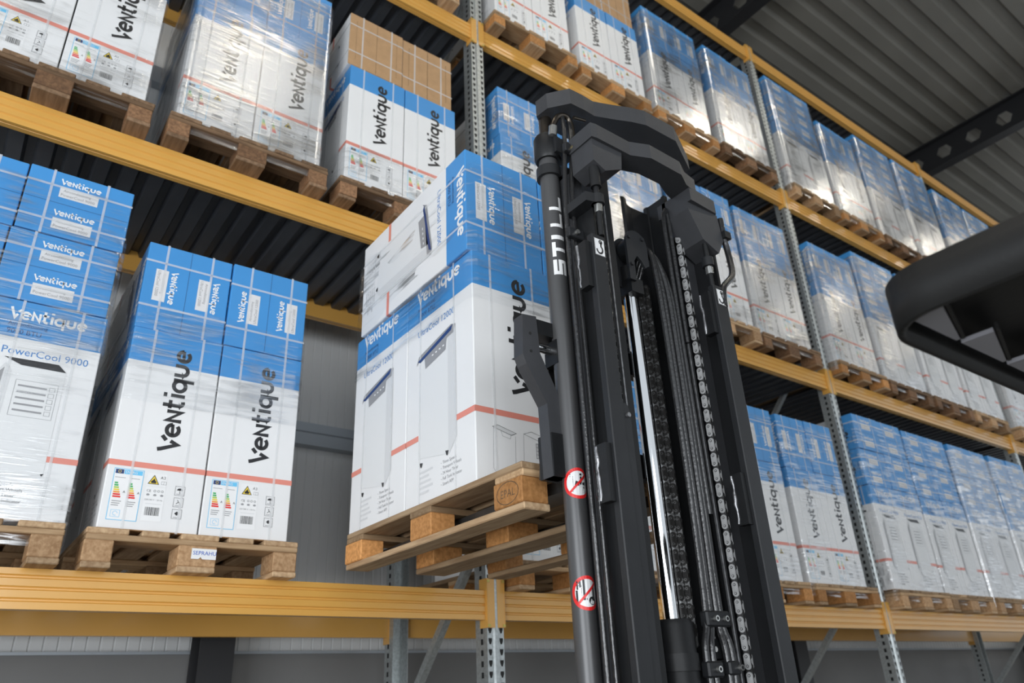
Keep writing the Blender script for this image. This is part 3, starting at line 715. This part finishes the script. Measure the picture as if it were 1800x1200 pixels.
def slot(b_, p): return UPX[b_]+.09+p*.868
FY = -.10
HV, LT = 'film_heavy', 'film_light'
plan = [
 # bay, level, slot, type, wrap, style, kwargs
 (0, 0, 1, 'wide', LT, 'mid', dict(seed=1)), (0, 0, 2, 'tall', LT, 'mid', dict(seed=2, film_0=2.66, film_z=3.10)),
 (0, 1, 1, 'tall', LT, 'old', dict(seed=3)), (0, 1, 2, 'tall', HV, 'old', dict(seed=4)), (0, 1, 3, 'brown', LT, 'old', dict(seed=5, film_z=LEV[1]+.40)),
 (0, 2, 3, 'tall', LT, 'mid', dict(seed=1)),
 (1, 0, 0, 'tall', None, 'new', {}), (1, 0, 1, 'tall', LT, 'new', dict(seed=2)), (1, 0, 2, 'tall', LT, 'new', dict(seed=3)), (1, 0, 3, 'tall', LT, 'new', dict(seed=4, dx=-.06)),
 (1, 1, 0, 'tall', LT, 'mid', dict(seed=5)), (1, 1, 1, 'tall', HV, 'mid', dict(seed=1)), (1, 1, 2, 'tall', LT, 'mid', dict(seed=2)), (1, 1, 3, 'tall', HV, 'old', dict(seed=3, dx=-.04)),
 (1, 2, 0, 'tall', None, 'new', {}), (1, 2, 1, 'brown', None, 'new', {}), (1, 2, 2, 'tall', HV, 'new', dict(seed=4)), (1, 2, 3, 'tall', HV, 'old', dict(seed=5)),
 (2, 0, 0, 'wide', LT, 'mid', dict(seed=1, dx=-.02)), (2, 0, 1, 'wide', LT, 'mid', dict(seed=2)), (2, 0, 2, 'wide', HV, 'mid', dict(seed=3)), (2, 0, 3, 'wide', HV, 'old', dict(seed=4)),
 (2, 1, 0, 'tall', HV, 'new', dict(seed=1, dx=-.03)), (2, 1, 1, 'wide', HV, 'old', dict(seed=2)), (2, 1, 2, 'wide', LT, 'old', dict(seed=3)), (2, 1, 3, 'wide', LT, 'mid', dict(seed=4)),
 (2, 2, 0, 'wide', HV, 'mid', dict(seed=5)), (2, 2, 1, 'tall', HV, 'new', dict(seed=1)), (2, 2, 2, 'wide', HV, 'old', dict(seed=2)), (2, 2, 3, 'wide', HV, 'old', dict(seed=3)),
 (3, 1, 0, 'tall', HV, 'mid', dict(seed=4)), (3, 1, 1, 'tall', HV, 'mid', dict(seed=5)), (3, 2, 0, 'wide', HV, 'mid', dict(seed=1)), (3, 2, 1, 'wide', HV, 'old', dict(seed=2)),
]
cnt = {}
for b_, l, p, tp, wr, sty, kw in plan:
    i = cnt.get((b_, l), 0); cnt[(b_, l)] = i+1
    where = '%s pallet, %s, %s' % (ORD[i], levname[l], bayname[b_])
    pal = load(tp, slot(b_, p)+(random.random()-.5)*.012, FY+(random.random()-.5)*.03, LEV[l], where, wr, sty, **kw)
    if (b_, l, p) == (0, 0, 2):
        m = MB(); f = Face(m, (.375, 0, .05), (1, 0, 0), (0, 0, 1), .001)
        f.poly([(-.002, .0), (.026, .0), (.034, .008), (.040, .0), (.092, .0), (.092, .040), (-.002, .040)], 'paper_white')
        f.put(text2d('SEPRAHU', .0215), 'ink_blue', (.003, .016), 0, 1)
        blk = [c for c in pal.children if c.name.startswith('block')][3]
        m.build('paper_label', pal, (0, -.004, 0), label='white paper label with blue handwriting')

# ------------------------------------------------------------------ the reach truck
TX = -.954
load_where = 'pallet raised on the forks'
pal = pallet(TX, -1.51, 2.003, 'new', 'light wooden pallet raised on the forklift forks')
k = K['load']; z = 2.003+.1460
for r in range(2):
    for c in range(2):
        carton('load', standing_back('load', TX+.03+c*.376, -1.228+r*.486, z), 'white carton with unit drawings, %s %s, %s' % ('far' if r else 'near', 'right' if c else 'left', load_where), 'cartons, '+load_where, 'back')
for c in range(2):
    carton('load', (laid_flip if c == 0 else laid_flip)('load', TX+.03-.012+c*.376, -1.215, z+.905), 'blue topped carton lying on top %s, %s' % ('right' if c else 'left', load_where), 'cartons, '+load_where, 'laid')
fm = film_mesh(.76, .984, 0, .62, 9, LT, .0028)
link('stretch_film', fm, None, (TX+.022, -1.236, 2.84), 'clear stretch film around the middle of the load on the forks', 'stretch film', 'stretch film wraps')
# EPAL stamp on the near block
m = MB(); f = Face(m, (TX-.001, -1.365, 2.026), (0, -1, 0), (0, 0, 1), .0008)
f.line([(.072+.055*math.cos(a*PI/8), .038+.034*math.sin(a*PI/8)) for a in range(16)], .003, 'wood_dark_x', 0, True); f.put(text2d('EPAL', .034, 'CENTER'), 'wood_dark_x', (.072, .026))
m.build('stamp', pal, tuple(-pal.location), label='burnt oval pallet stamp')

FK = empty('reach_truck', (-.53, -2.2, 0), 'black reach truck mast, forks and overhead guard lifting a pallet', 'forklift')
FO = Vector((-.53, -2.2, 0))
def part(mb, name, parent=None, label=None):
    o = link(name, mb.mesh(name), parent or FK, None, label)
    if parent is None: o.location = -FO
    return o
def tube_part(name, path, r, m, seg=12, parent=None, label=None):
    q = MB(); q.tube(path, r, m, seg); return part(q, name, parent, label)
MK, MG = 'mast_black', 'mast_grey'
# lift cylinders either side (tube left of the mast, its twin on the right)
def lift_cyl(X, Y, decals):
    q = MB(); q.tube([(X, Y, .25), (X, Y, 3.26)], .0335, 'tube_black', 28)
    o = part(q, 'lift_cylinder')
    c = MB(); c.tube([(X, Y, 3.150), (X, Y, 3.190)], .045, MG, 20); c.box((X+.02, Y-.05, 3.150), (X+.075, Y-.02, 3.190), MG); part(c, 'clamp_collar', o)
    c = MB(); c.tube([(X, Y, 3.225), (X, Y, 3.235), (X, Y, 3.320), (X, Y, 3.330)], [.043, .048, .048, .043], MK, 20); c.prism([(X-.01, Y-.06), (X+.07, Y-.06), (X+.07, Y+.0), (X-.01, Y+.0)], 'z', 3.235, 3.30, MG); part(c, 'cylinder_head', o)
    c = MB(); c.tube([(X, Y, 3.325), (X, Y, 3.425)], .024, 'pipe_bronze', 16); part(c, 'piston_rod', o)
    return o
LX, LY = -.850, -1.62
cyl = lift_cyl(LX, LY, True)
cyl2 = lift_cyl(-.155, LY, False)
def on_tube(shape, m, at_ang, zc, name, parent, r=.0335, layer=1, q=None, label=None):
    """wraps a flat shape (metres) round the tube; x runs round it, y up"""
    own = q is None
    q = q or MB(); vs, fs = shape; R = r+.0004*layer
    P = [(LX+R*math.cos(at_ang+x/r), LY+R*math.sin(at_ang+x/r), zc+y) for x, y in vs]
    q.add(P, fs, m)
    if own: return part(q, name, parent, label)
    return q
def grid(x0, y0, x1, y1, n=5): 
    v = [(x0+(x1-x0)*i/n, y) for y in (y0, y1) for i in range(n+1)]
    return v, [(i, i+1, i+n+2, i+n+1) for i in range(n)]
A0 = -PI/2+math.radians(-30)             # letters' baseline towards the rear right of the tube
# STILL lettering, reading upwards: x round the tube (ascender to the left), y along it
L5 = {'S': [(0, 0, .008, .032), (0, 0, .04, .008), (.032, 0, .04, .0), (.016, 0, .024, .032), (.016, .024, .04, .032), (.032, .024, .04, .032)], }
let = MB()
def blk(x0, x1, y0, y1): on_tube(grid(-x1, y0, -x0, y1), 'decal_white', A0+.95, 0, '', None, q=let)
def letter(ch, y):
    H = .048; W_ = .056; s_ = .0125      # letter height runs round the tube, width along it
    bars = {'L': [(0, s_, 0, W_), (0, H, 0, s_)], 'I': [(0, H, 0, s_*1.3)], 'T': [(H-s_, H, 0, W_), (0, H, W_/2-s_/2, W_/2+s_/2)],
            'S': [(0, s_, 0, W_), (H/2-s_/2, H/2+s_/2, 0, W_), (H-s_, H, 0, W_), (0, H/2, W_-s_, W_), (H/2, H, 0, s_)]}[ch]
    for b4 in bars: blk(b4[0], b4[1], y+b4[2], y+b4[3])
y = 2.745
for ch in 'STILL':
    let = MB(); letter(ch, y); y += {'I': .050}.get(ch, .068)
    part(let, 'brand_letter', cyl, 'white block letter painted on the tube')
def disc(r, n=28, rows=7, sx=1.0):
    vs = []; fs = []
    for j in range(rows+1):
        t = -1+2*j/rows
        hw = math.sqrt(max(0, 1-t*t))
        for i in range(9): vs.append((r*hw*(-1+2*i/8)*sx, r*t))
    for j in range(rows):
        for i in range(8): a = j*9+i; fs.append((a, a+1, a+10, a+9))
    return vs, fs
def ring(r0, r1, n=36):
    vs = [(r0*math.cos(2*PI*i/n), r0*math.sin(2*PI*i/n)) for i in range(n)]+[(r1*math.cos(2*PI*i/n), r1*math.sin(2*PI*i/n)) for i in range(n)]
    return vs, [(i, i+n, (i+1) % n+n, (i+1) % n) for i in range(n)]
def prohib(zc, picto, label):
    q = MB(); ang = -PI/2+math.radians(-18); s = .045
    on_tube(disc(s, rows=12), 'decal_white', ang, zc, '', None, layer=1, q=q)
    on_tube(ring(s*.80, s), 'decal_red', ang, zc, '', None, layer=2.4, q=q)
    for pts in picto:
        v = [(x*s*1.28-.02*s, y_*s*1.22+.02*s) for x, y_ in pts]; on_tube((v, [tuple(range(len(v)))]), 'print_black', ang, zc, '', None, layer=2, q=q)
    n = 8; bar_ = [(-s*.56+(s*1.12)*i/n, -s*.56+(s*1.12)*i/n) for i in range(n+1)]
    on_tube(stroke(bar_, s*.14), 'decal_red', ang, zc, '', None, layer=3, q=q)
    part(q, 'warning_decal', cyl, label)
R4 = lambda a, b_, c, d_: [(a, b_), (c, b_), (c, d_), (a, d_)]
prohib(2.055, [R4(-.30, -.50, .40, -.38), R4(-.25, -.30, .32, -.18), [(-.20, -.16), (.05, -.16), (.05, .05), (-.12, .10)], R4(.08, -.10, .30, .02), R4(.10, .0, .20, .34), R4(.09, .38, .21, .50), R4(.30, -.12, .38, .06)], 'round red and white no riding on forks sign')
prohib(1.755, [R4(-.50, .15, -.42, .62), R4(-.36, .25, -.28, .62), R4(-.20, -.35, -.10, .62), R4(-.05, -.35, .35, -.25), R4(.28, -.3, .38, .35), R4(-.55, -.45, -.45, .12)]+[[(.25+.20*math.cos(a*PI/6), -.38+.20*math.sin(a*PI/6)) for a in range(12)]], 'round red and white no standing under load sign')
# hoses right of the cylinder, over the top
for i, (dx, dy) in enumerate(((-.010, -.080), (.020, -.080))):
    X = LX+dx; Y = LY+dy
    tube_part('hydraulic_hose', bez([(X, Y, .3), (X, Y, 1.6), (X, Y, 2.5), (X, Y, 2.85), (X+.010, Y, 3.10), (X+.024, Y, 3.26), (X+.034, Y+.01, 3.38), (X+.040, Y+.02, 3.425)], 6), .0085, 'hose_rubber', 10)
for zc, dx in ((3.225, -.040), (2.868, -.058)):
    q = MB(); q.cbox((LX+.03+dx, LY-.108, zc-.018), (LX+.095+dx, LY-.088, zc+.018), .003, MG); o = part(q, 'hose_clamp')
    b2 = MB(); b2.tube([(LX+.060+dx, LY-.108, zc), (LX+.060+dx, LY-.118, zc)], .0085, 'brass_bolt' if zc > 3 else 'bolt_steel', 6); part(b2, 'bolt', o)
tube_part('hydraulic_pipe', bez([(LX-.012, LY-.050, 3.33), (LX-.008, LY-.055, 3.36), (LX+.008, LY-.062, 3.395), (LX+.034, LY-.07, 3.405), (LX+.056, LY-.07, 3.39), (LX+.064, LY-.07, 3.34), (LX+.064, LY-.06, 3.18)], 6), .011, 'pipe_bronze', 14)
q = MB(); q.tube([(LX-.013, LY-.049, 3.305), (LX-.010, LY-.053, 3.345)], .017, 'bolt_steel', 6); part(q, 'pipe_nut')
tube_part('hydraulic_pipe', [(LX+.060, LY-.09, 3.395), (LX+.115, LY-.09, 3.408)], .007, 'pipe_bronze', 10)
# upper crossbeam (inner mast) A
def beam_plan(pl, z0, z1, name, mt, dark=MK):
    q = MB(); q.prism(pl, 'z', z0, z1, mt); return part(q, name)
beam_plan([(-.852, -1.593), (-.888, -1.619), (-.882, -1.675), (-.827, -1.741), (-.765, -1.743), (-.712, -1.740), (-.638, -1.767), (-.576, -1.793), (-.516, -1.811), (-.355, -1.811), (-.176, -1.722), (-.176, -1.600), (-.340, -1.690), (-.516, -1.690), (-.620, -1.650), (-.712, -1.590)], 3.420, 3.490, 'crossbeam', 'mast_cast')
# lower crossbeam (outer mast) B with end blocks
beam_plan([(-.836, -1.833), (-.814, -1.837), (-.655, -1.834), (-.581, -1.863), (-.420, -1.858), (-.358, -1.827), (-.290, -1.815), (-.290, -1.72), (-.38, -1.745), (-.45, -1.775), (-.56, -1.775), (-.66, -1.745), (-.836, -1.72)], 3.200, 3.260, 'crossbeam', 'mast_cast')
q = MB(); q.prism([(-.340, -1.822), (-.186, -1.812), (-.160, -1.77), (-.160, -1.66), (-.340, -1.66)], 'z', 3.145, 3.205, 'mast_cast'); o = part(q, 'mast_head')
q = MB(); q.prism([(-.345, 3.145), (-.175, 3.145), (-.165, 3.03), (-.205, 2.965), (-.285, 3.00), (-.345, 3.115)], 'y', -1.805, -1.70, 'mast_cast'); part(q, 'mast_head')
q = MB(); q.prism([(-.830, 3.200), (-.690, 3.200), (-.700, 3.125), (-.780, 3.085), (-.830, 3.11)], 'y', -1.825, -1.72, 'mast_cast'); part(q, 'mast_head')
q = MB(); q.prism([(-.64, -1.70), (-.40, -1.70), (-.46, -1.66), (-.58, -1.66)], 'z', 3.33, 3.36, MK); part(q, 'crossbeam')
q = MB(); q.prism([(-.20, 3.225), (-.13, 3.225), (-.12, 3.26), (-.12, 3.30), (-.19, 3.30)], 'y', -1.68, -1.672, MG); o = part(q, 'bracket_plate')
for x, zz in ((-.165, 3.245), (-.135, 3.25), (-.14, 3.285)):
    b2 = MB(); b2.tube([(x, -1.68, zz), (x, -1.687, zz)], .006, 'bolt_steel', 8); part(b2, 'bolt', o)
# outer mast rails: I sections, open towards the middle
def rail(X, side, y0, y1, ztop, fl, mt=MK, tw=.012, name='mast_rail'):
    q = MB(); s = side
    pts = [(X, y0), (X+s*fl, y0), (X+s*fl, y0+.016), (X+s*tw, y0+.020), (X+s*tw, y1-.020), (X+s*fl, y1-.016), (X+s*fl, y1), (X, y1)]
    q.prism(pts, 'z', .1, ztop, mt); return part(q, name)
rail(-.815, 1, -1.690, -1.600, 3.15, .050, 'mast_cast')          # left outer
rail(-.705, 1, -1.700, -1.600, 3.21, .060, MK)          # left inner
rail(-.206, -1, -1.690, -1.600, 3.12, .066, 'mast_cast')         # right outer
rail(-.322, -1, -1.700, -1.590, 3.24, .018, MK)         # right inner
q = MB(); q.box((-.212, -1.785, .3), (-.200, -1.690, 3.05), MK); part(q, 'mast_web')
q = MB(); q.box((-.815, -1.78, .3), (-.805, -1.69, 3.0), MK); part(q, 'mast_web')
q = MB(); q.prism([(-.520, -1.640), (-.512, -1.648), (-.490, -1.640), (-.465, -1.618), (-.435, -1.610), (-.345, -1.612), (-.345, -1.600), (-.440, -1.598), (-.475, -1.606), (-.505, -1.630)], 'z', .5, 3.20, MK); part(q, 'mast_rail')
for X, Y in ((-.767, -1.694), (-.680, -1.704), (-.338, -1.704), (-.270, -1.694)):  # pale strips that paint the edge highlights onto the mast rails
    q = MB(); q.box((X-.003, Y, .2), (X+.003, Y+.006, 3.08), 'mast_bare_and_highlight'); part(q, 'rail_highlight', None, 'pale strip painting the highlight along a rail edge')
# rear guard bars with hook stickers
def guard_bar(x0, x1, ztop, stub_side):
    q = MB(); q.cbox((x0, -1.826, .2), (x1, -1.800, ztop), .003, MG); o = part(q, 'guard_bar')
    for zc in (ztop-.11, ztop-.76):
        st = MB(); st.box((x0-.022, -1.815, zc-.080), (x0+.004, -1.775, zc+.080), MK); so = part(st, 'weld_stub', o)
        wv = MB(); wv.tube([(x0-.023+random.uniform(-.001, .001), -1.780+random.uniform(-.002, .002), zc-.075+.015*i) for i in range(11)], [.003+.003*random.random() for i in range(11)], 'mast_bare_and_highlight', 6); part(wv, 'weld_bead', o)
    xc = (x0+x1)/2; m2 = MB(); f = Face(m2, (xc, -1.826, ztop-.048), (1, 0, 0), (0, 0, 1), .001)
    f.rect(-.021, -.030, .021, .032, 'decal_white'); f.frame(-.020, -.029, .020, .031, .0012, 'print_black', 1)
    f.line([(.006, .022), (.006, .010)]+[(x*.012-.001, y_*.014-.008) for x, y_ in [(math.cos(a), math.sin(a)) for a in [1.0-.52*i for i in range(9)]]], .006, 'print_black', 1)
    f.line(arc(.005, .020, .006, 0, 360, 10), .004, 'print_black', 1)
    part(m2, 'hook_sticker', o, 'white sticker with a black lifting hook')
    return o
gl = guard_bar(-.877, -.822, 2.805, -1)
gr_ = guard_bar(-.306, -.242, 2.795, -1)
q = MB(); q.prism([(-.823, .2), (-.795, .2), (-.795, 2.22), (-.802, 2.245), (-.812, 2.252), (-.823, 2.252)], 'y', -1.822, -1.812, MG); o = part(q, 'cover_plate')
b2 = MB(); b2.tube([(-.808, -1.822, 2.215), (-.808, -1.830, 2.215)], .007, 'mast_bare_and_highlight', 10); part(b2, 'bolt', o)
# threaded chain anchors
def anchor(X, Y, zt, zb, zn):
    q = MB(); q.tube([(X, Y, zb), (X, Y, zt)], .0095, MK, 12); o = part(q, 'chain_anchor')
    c = MB(); c.tube([(X, Y, zn), (X, Y, zn+.035)], .022, MG, 16); part(c, 'anchor_collar', o)
    c = MB(); c.tube([(X, Y, zn-.032), (X, Y, zn-.002)], .0155, 'bolt_steel', 6); part(c, 'nut', o)
    return o
anchor(-.808, -1.800, 3.10, 2.83, 2.95)
anchor(-.262, -1.790, 3.00, 2.80, 2.895)
q = MB(); q.prism([(-.860, -1.800), (-.800, -1.815), (-.785, -1.80), (-.790, -1.78), (-.815, -1.69), (-.860, -1.69)], 'z', 2.950, 2.985, MG); part(q, 'anchor_bracket')
q = MB(); q.tube([(-.808, -1.800, 3.02), (-.808, -1.800, 3.10)], .018, MK, 12); part(q, 'anchor_sleeve')
# chains: side-on plates, each link one object
def link_plate(pitch):
    q = MB(); r = pitch*.40; wst = pitch*.22; n = 8; pts = []
    pts += [(r*math.cos(a), pitch/2+r*math.sin(a)) for a in [(-20+220*i/n)*PI/180 for i in range(n+1)]]
    pts += [(r*math.cos(a), -pitch/2+r*math.sin(a)) for a in [(160+220*i/n)*PI/180 for i in range(n+1)]]
    return pts
def chain(X, Y, z0, z1, pitch, mt, pinm, label, ang=0.):
    o = link('lift_chain', None, FK, Vector((X, Y, 0))-FO, label); o.empty_display_size = .05; o.rotation_euler = (0, 0, ang)
    pl = link_plate(pitch)
    a = MB(); a.prism(pl, 'y', -.011, -.007, mt); a.prism(pl, 'y', .007, .011, mt)
    for sz in (-.5, .5):
        a.tube([(0, -.0135, sz*pitch), (0, .0135, sz*pitch)], pitch*.16, pinm, 8); a.tube([(0, -.0142, sz*pitch), (0, -.0110, sz*pitch)], pitch*.10, mt, 8)
    a = a.mesh('chain_link')
    c = MB(); ps = [(x*.96, y_*.98) for x, y_ in pl]; c.prism(ps, 'y', -.006, -.002, pinm); c.prism(ps, 'y', .002, .006, pinm); c = c.mesh('chain_link')
    z = z1; i = 0
    while z > z0:
        link('chain_link', a if i % 2 == 0 else c, o, (0, 0, z)); z -= pitch; i += 1
    return o
chain(-.300, -1.708, .9, 3.10, .0254, 'chain_steel', 'chain_pin', 'grey steel leaf chain on the right of the mast', -PI/2+.25)
for dx in (0, .030):
    chain(-.515+dx, -1.675, 1.62, 2.78, .0254, 'chain_black', 'chain_pin', 'greased black chain beside the chrome rod' if dx == 0 else 'greased black chain beside the hoses', -PI/2+.5)
chain(-.722, -1.715, 2.0, 3.08, .0222, 'chain_black', 'chain_pin', 'greased black chain behind the left guard bar', -PI/2+.3)
q = MB(); q.tube([(-.300, -1.708, 3.10), (-.300, -1.708, 3.16)], .010, MK, 10); part(q, 'chain_anchor')
q = MB(); q.tube([(-.335, -1.712, 3.155), (-.290, -1.712, 3.155)], .014, 'bolt_steel', 8); part(q, 'chain_pin')
# free lift cylinder in the middle
q = MB(); q.tube([(-.556, -1.66, 1.62), (-.556, -1.66, 2.78)], .0235, 'chrome', 32); fc = part(q, 'chrome_piston_rod', None, 'polished chrome piston rod')
q = MB(); q.tube([(-.618, -1.60, .6), (-.618, -1.60, 2.75)], .010, 'chrome', 16); part(q, 'guide_rod')
q = MB(); q.tube([(-.556, -1.66, .3), (-.556, -1.66, 1.675), (-.556, -1.66, 1.690)], [.060, .060, .055], MK, 28); part(q, 'cylinder_barrel')
q = MB(); q.tube([(-.556, -1.66, 1.555), (-.556, -1.66, 1.600)], .064, MK, 28); part(q, 'barrel_ring')
# pulley head on the rod
q = MB()
for y in (-1.715, -1.655):
    q.prism([(-.602, 2.78), (-.602, 2.93)]+[(-.550+.052*math.cos(a), 2.935+.055*math.sin(a)) for a in [PI-PI*i/10 for i in range(11)]]+[(-.498, 2.86), (-.520, 2.845), (-.535, 2.87), (-.555, 2.885), (-.572, 2.86), (-.572, 2.78)], 'y', y, y+.010, MG)
o = part(q, 'pulley_bracket')
for x, zz in ((-.588, 2.952), (-.522, 2.962), (-.588, 2.842)):
    b2 = MB(); b2.tube([(x, -1.715, zz), (x, -1.722, zz)], .0075, MG, 10); part(b2, 'bolt', o)
q = MB(); q.tube([(-.550, -1.702, 2.925), (-.550, -1.660, 2.925)], .046, MK, 24); part(q, 'pulley_wheel', o)
q = MB(); q.box((-.585, -1.70, 2.745), (-.527, -1.63, 2.80), MK); q.tube([(-.556, -1.66, 2.78), (-.556, -1.66, 2.86)], .027, MK, 18); part(q, 'rod_head', o)
# hose bundle over the pulley and down
hz = [(-.462, 0), (-.440, .004), (-.418, 0), (-.396, .006)]
for i, (X, dy) in enumerate(hz):
    top = 2.965-.008*i
    Xt = -.482+.012*i
    low = [-.485, -.462, -.405, -.385][i]
    tube_part('hydraulic_hose', bez([(Xt-.02, -1.62, top-.10), (Xt-.005, -1.66, top-.01), (Xt+.012, -1.70+dy, top-.03), (X-.006, -1.715+dy, top-.16), (X, -1.715+dy, 2.5), (X, -1.715+dy, 2.0), (X-.008+.002*i, -1.715+dy, 1.70), (low-.004*(2-i), -1.715, 1.60), (low, -1.715, 1.4), (low, -1.715, .9)], 8), .0105, 'hose_rubber', 12)
def clampbox(x0, x1, y, z0, z1, bolts):
    q = MB(); q.cbox((x0, y-.03, z0), (x1, y, z1), .005, MG); o = part(q, 'hose_clamp')
    for x in bolts:
        b2 = MB(); b2.tube([(x, y-.03, (z0+z1)/2), (x, y-.040, (z0+z1)/2)], .0085, 'bolt_steel', 12); b2.tube([(x, y-.040, (z0+z1)/2), (x, y-.0404, (z0+z1)/2)], .005, MK, 6); part(b2, 'bolt', o)
clampbox(-.482, -.378, -1.70, 1.668, 1.712, (-.448, -.405))
clampbox(-.506, -.440, -1.70, 1.535, 1.578, (-.468,)); clampbox(-.415, -.365, -1.70, 1.540, 1.578, (-.372,))
q = MB(); q.box((-.60, -1.69, 1.40), (-.34, -1.675, 1.582), MK); q.box((-.462, -1.70, 1.585), (-.405, -1.685, 1.66), MK); o = part(q, 'mounting_plate')
for x, zz in ((-.436, 1.642), (-.432, 1.610)):
    b2 = MB(); b2.tube([(x, -1.70, zz), (x, -1.704, zz)], .0075, 'decal_grey', 12); part(b2, 'bolt', o)
# right side hose from head to guard bar
tube_part('hydraulic_hose', bez([(-.150, -1.80, 3.14), (-.150, -1.80, 3.06), (-.140, -1.80, 2.98), (-.165, -1.815, 2.88), (-.240, -1.82, 2.80), (-.255, -1.82, 2.72)], 8), .012, 'hose_rubber', 12)
q = MB(); q.box((-.165, -1.82, 3.045), (-.130, -1.785, 3.075), MK); part(q, 'hose_clamp')
tube_part('hydraulic_hose', bez([(-.375, -1.71, 2.0), (-.378, -1.71, 2.9), (-.376, -1.71, 3.10), (-.362, -1.71, 3.14), (-.350, -1.71, 3.11), (-.350, -1.71, 2.6)], 8), .009, 'hose_rubber', 10)
# cross braces of the mast lower down
for zc in (.6, 1.15):
    q = MB(); q.box((-.80, -1.655, zc-.06), (-.26, -1.635, zc+.06), MK); part(q, 'crossbeam')
# carriage: side brackets, rails, forks
def bracket(mirror):
    sx = -1 if mirror else 1
    f = lambda x: (-.53 + (x+.53)*sx)
    pl = [(-1.005, 2.575), (-.952, 2.580), (-.945, 2.455), (-.880, 2.325), (-.872, 2.075), (-.925, 2.075), (-.930, 2.295), (-1.000, 2.410), (-1.012, 2.44)]
    q = MB(); q.prism([(f(x), z_) for x, z_ in pl], 'y', -1.62, -1.575, 'mast_cast'); o = part(q, 'carriage_bracket')
    for zz in (2.515, 2.455):
        b2 = MB(); b2.tube([(f(-.980), -1.6205, zz), (f(-.980), -1.6215, zz)], .005, 'slot_dark', 10); part(b2, 'bolt_hole', o)
    q = MB(); q.box((min(f(-.955), f(-.80)), -1.615, 2.525), (max(f(-.955), f(-.80)), -1.555, 2.575), MK); part(q, 'carriage_arm', o)
    q = MB(); q.tube([(f(-.955), -1.60, 2.485), (f(-.870), -1.60, 2.485)], .015, 'chrome', 16); part(q, 'pin', o)
    q = MB(); q.box((min(f(-.885), f(-.80)), -1.63, 2.435), (max(f(-.885), f(-.80)), -1.57, 2.515), MK); part(q, 'roller_block', o)
    q = MB(); q.box((min(f(-.925), f(-.845)), -1.625, 2.075), (max(f(-.925), f(-.845)), -1.56, 2.205), MK); part(q, 'roller_block', o)
bracket(False); bracket(True)
for zc in (2.16, 2.52):
    q = MB(); q.box((-.86, -1.60, zc-.04), (-.20, -1.56, zc+.04), MK); part(q, 'carriage_bar')
for X in (-.755, -.353):
    q = MB(); pr_ = [(-1.575, 2.60), (-1.530, 2.60), (-1.530, 2.13), (-1.518, 2.112), (-1.49, 2.108), (-.36, 2.085), (-.36, 2.075), (-1.49, 2.066), (-1.545, 2.068), (-1.570, 2.085), (-1.575, 2.12)]
    q.prism(pr_, 'x', X-.055, X+.055, 'fork_steel'); part(q, 'fork')
q = MB(); q.prism([(-.910, 2.085), (-.815, 2.10), (-.815, 2.45), (-.86, 2.45), (-.895, 2.20)], 'y', -1.555, -1.535, 'fork_steel'); part(q, 'carriage_plate')
# overhead guard
def rounded(x0, y0, x1, y1, r, n=8):
    out = []
    for cx, cy, a0 in ((x1-r, y1-r, 0), (x0+r, y1-r, 90), (x0+r, y0+r, 180), (x1-r, y0+r, 270)):
        out += [(cx+r*math.cos(math.radians(a0+90*i/n)), cy+r*math.sin(math.radians(a0+90*i/n))) for i in range(n+1)]
    return out
GZ = 2.03
o_ = rounded(-1.12, -3.95, .05, -2.695, .10); i_ = rounded(-1.108, -3.938, .038, -2.707, .089)
q = MB(); n = len(o_)
vs = [(x, y, z_) for z_ in (GZ, GZ+.085) for x, y in o_]+[(x, y, z_) for z_ in (GZ, GZ+.085) for x, y in i_]
fs = []
for i in range(n):
    j = (i+1) % n; fs += [(i, j, j+n, i+n), (j+2*n, i+2*n, i+3*n, j+3*n), (j, i, i+2*n, j+2*n), (i+n, j+n, j+3*n, i+3*n)]
q.add(vs, fs, 'guard_grey', True); og = part(q, 'overhead_guard')
q = MB(); q.prism(i_, 'z', GZ+.060, GZ+.072, 'guard_grey'); part(q, 'guard_roof', og).location = (0, 0, 0)
for i in range(6):
    x = -1.075+i*.185
    q = MB(); q.prism([(x, -2.735), (x+.165, -2.735), (x+.165, -2.742), (x, -2.79)], 'z', GZ+.018, GZ+.026, 'guard_slat'); q.prism([(x-.004, -2.795), (x+.168, -2.744), (x+.168, -2.750), (x-.004, -2.801)], 'z', GZ+.018, GZ+.032, 'guard_grey'); part(q, 'guard_slat', og)
for x, y in ((-1.09, -3.90), (.02, -3.90), (.02, -2.76)):
    q = MB(); q.tube([(x, y, .9), (x, y, GZ+.02)], .03, 'guard_grey', 12); part(q, 'guard_post', og)
q = MB(); q.cbox((-1.12, -4.2, .12), (.05, -2.35, .95), .04, 'guard_grey'); part(q, 'chassis')
for x in (-1.05, -.01):
    q = MB(); q.cbox((x-.09, -2.4, .06), (x+.09, -.95, .30), .02, 'guard_grey'); part(q, 'support_arm')
    q = MB(); q.tube([(x-.06, -1.05, .14), (x+.06, -1.05, .14)], .14, 'hose_rubber', 20); part(q, 'load_wheel')
q = MB(); q.box((-.85, -2.4, .15), (-.21, -1.62, .24), MK); part(q, 'mast_carriage')
bpy.context.view_layer.update()
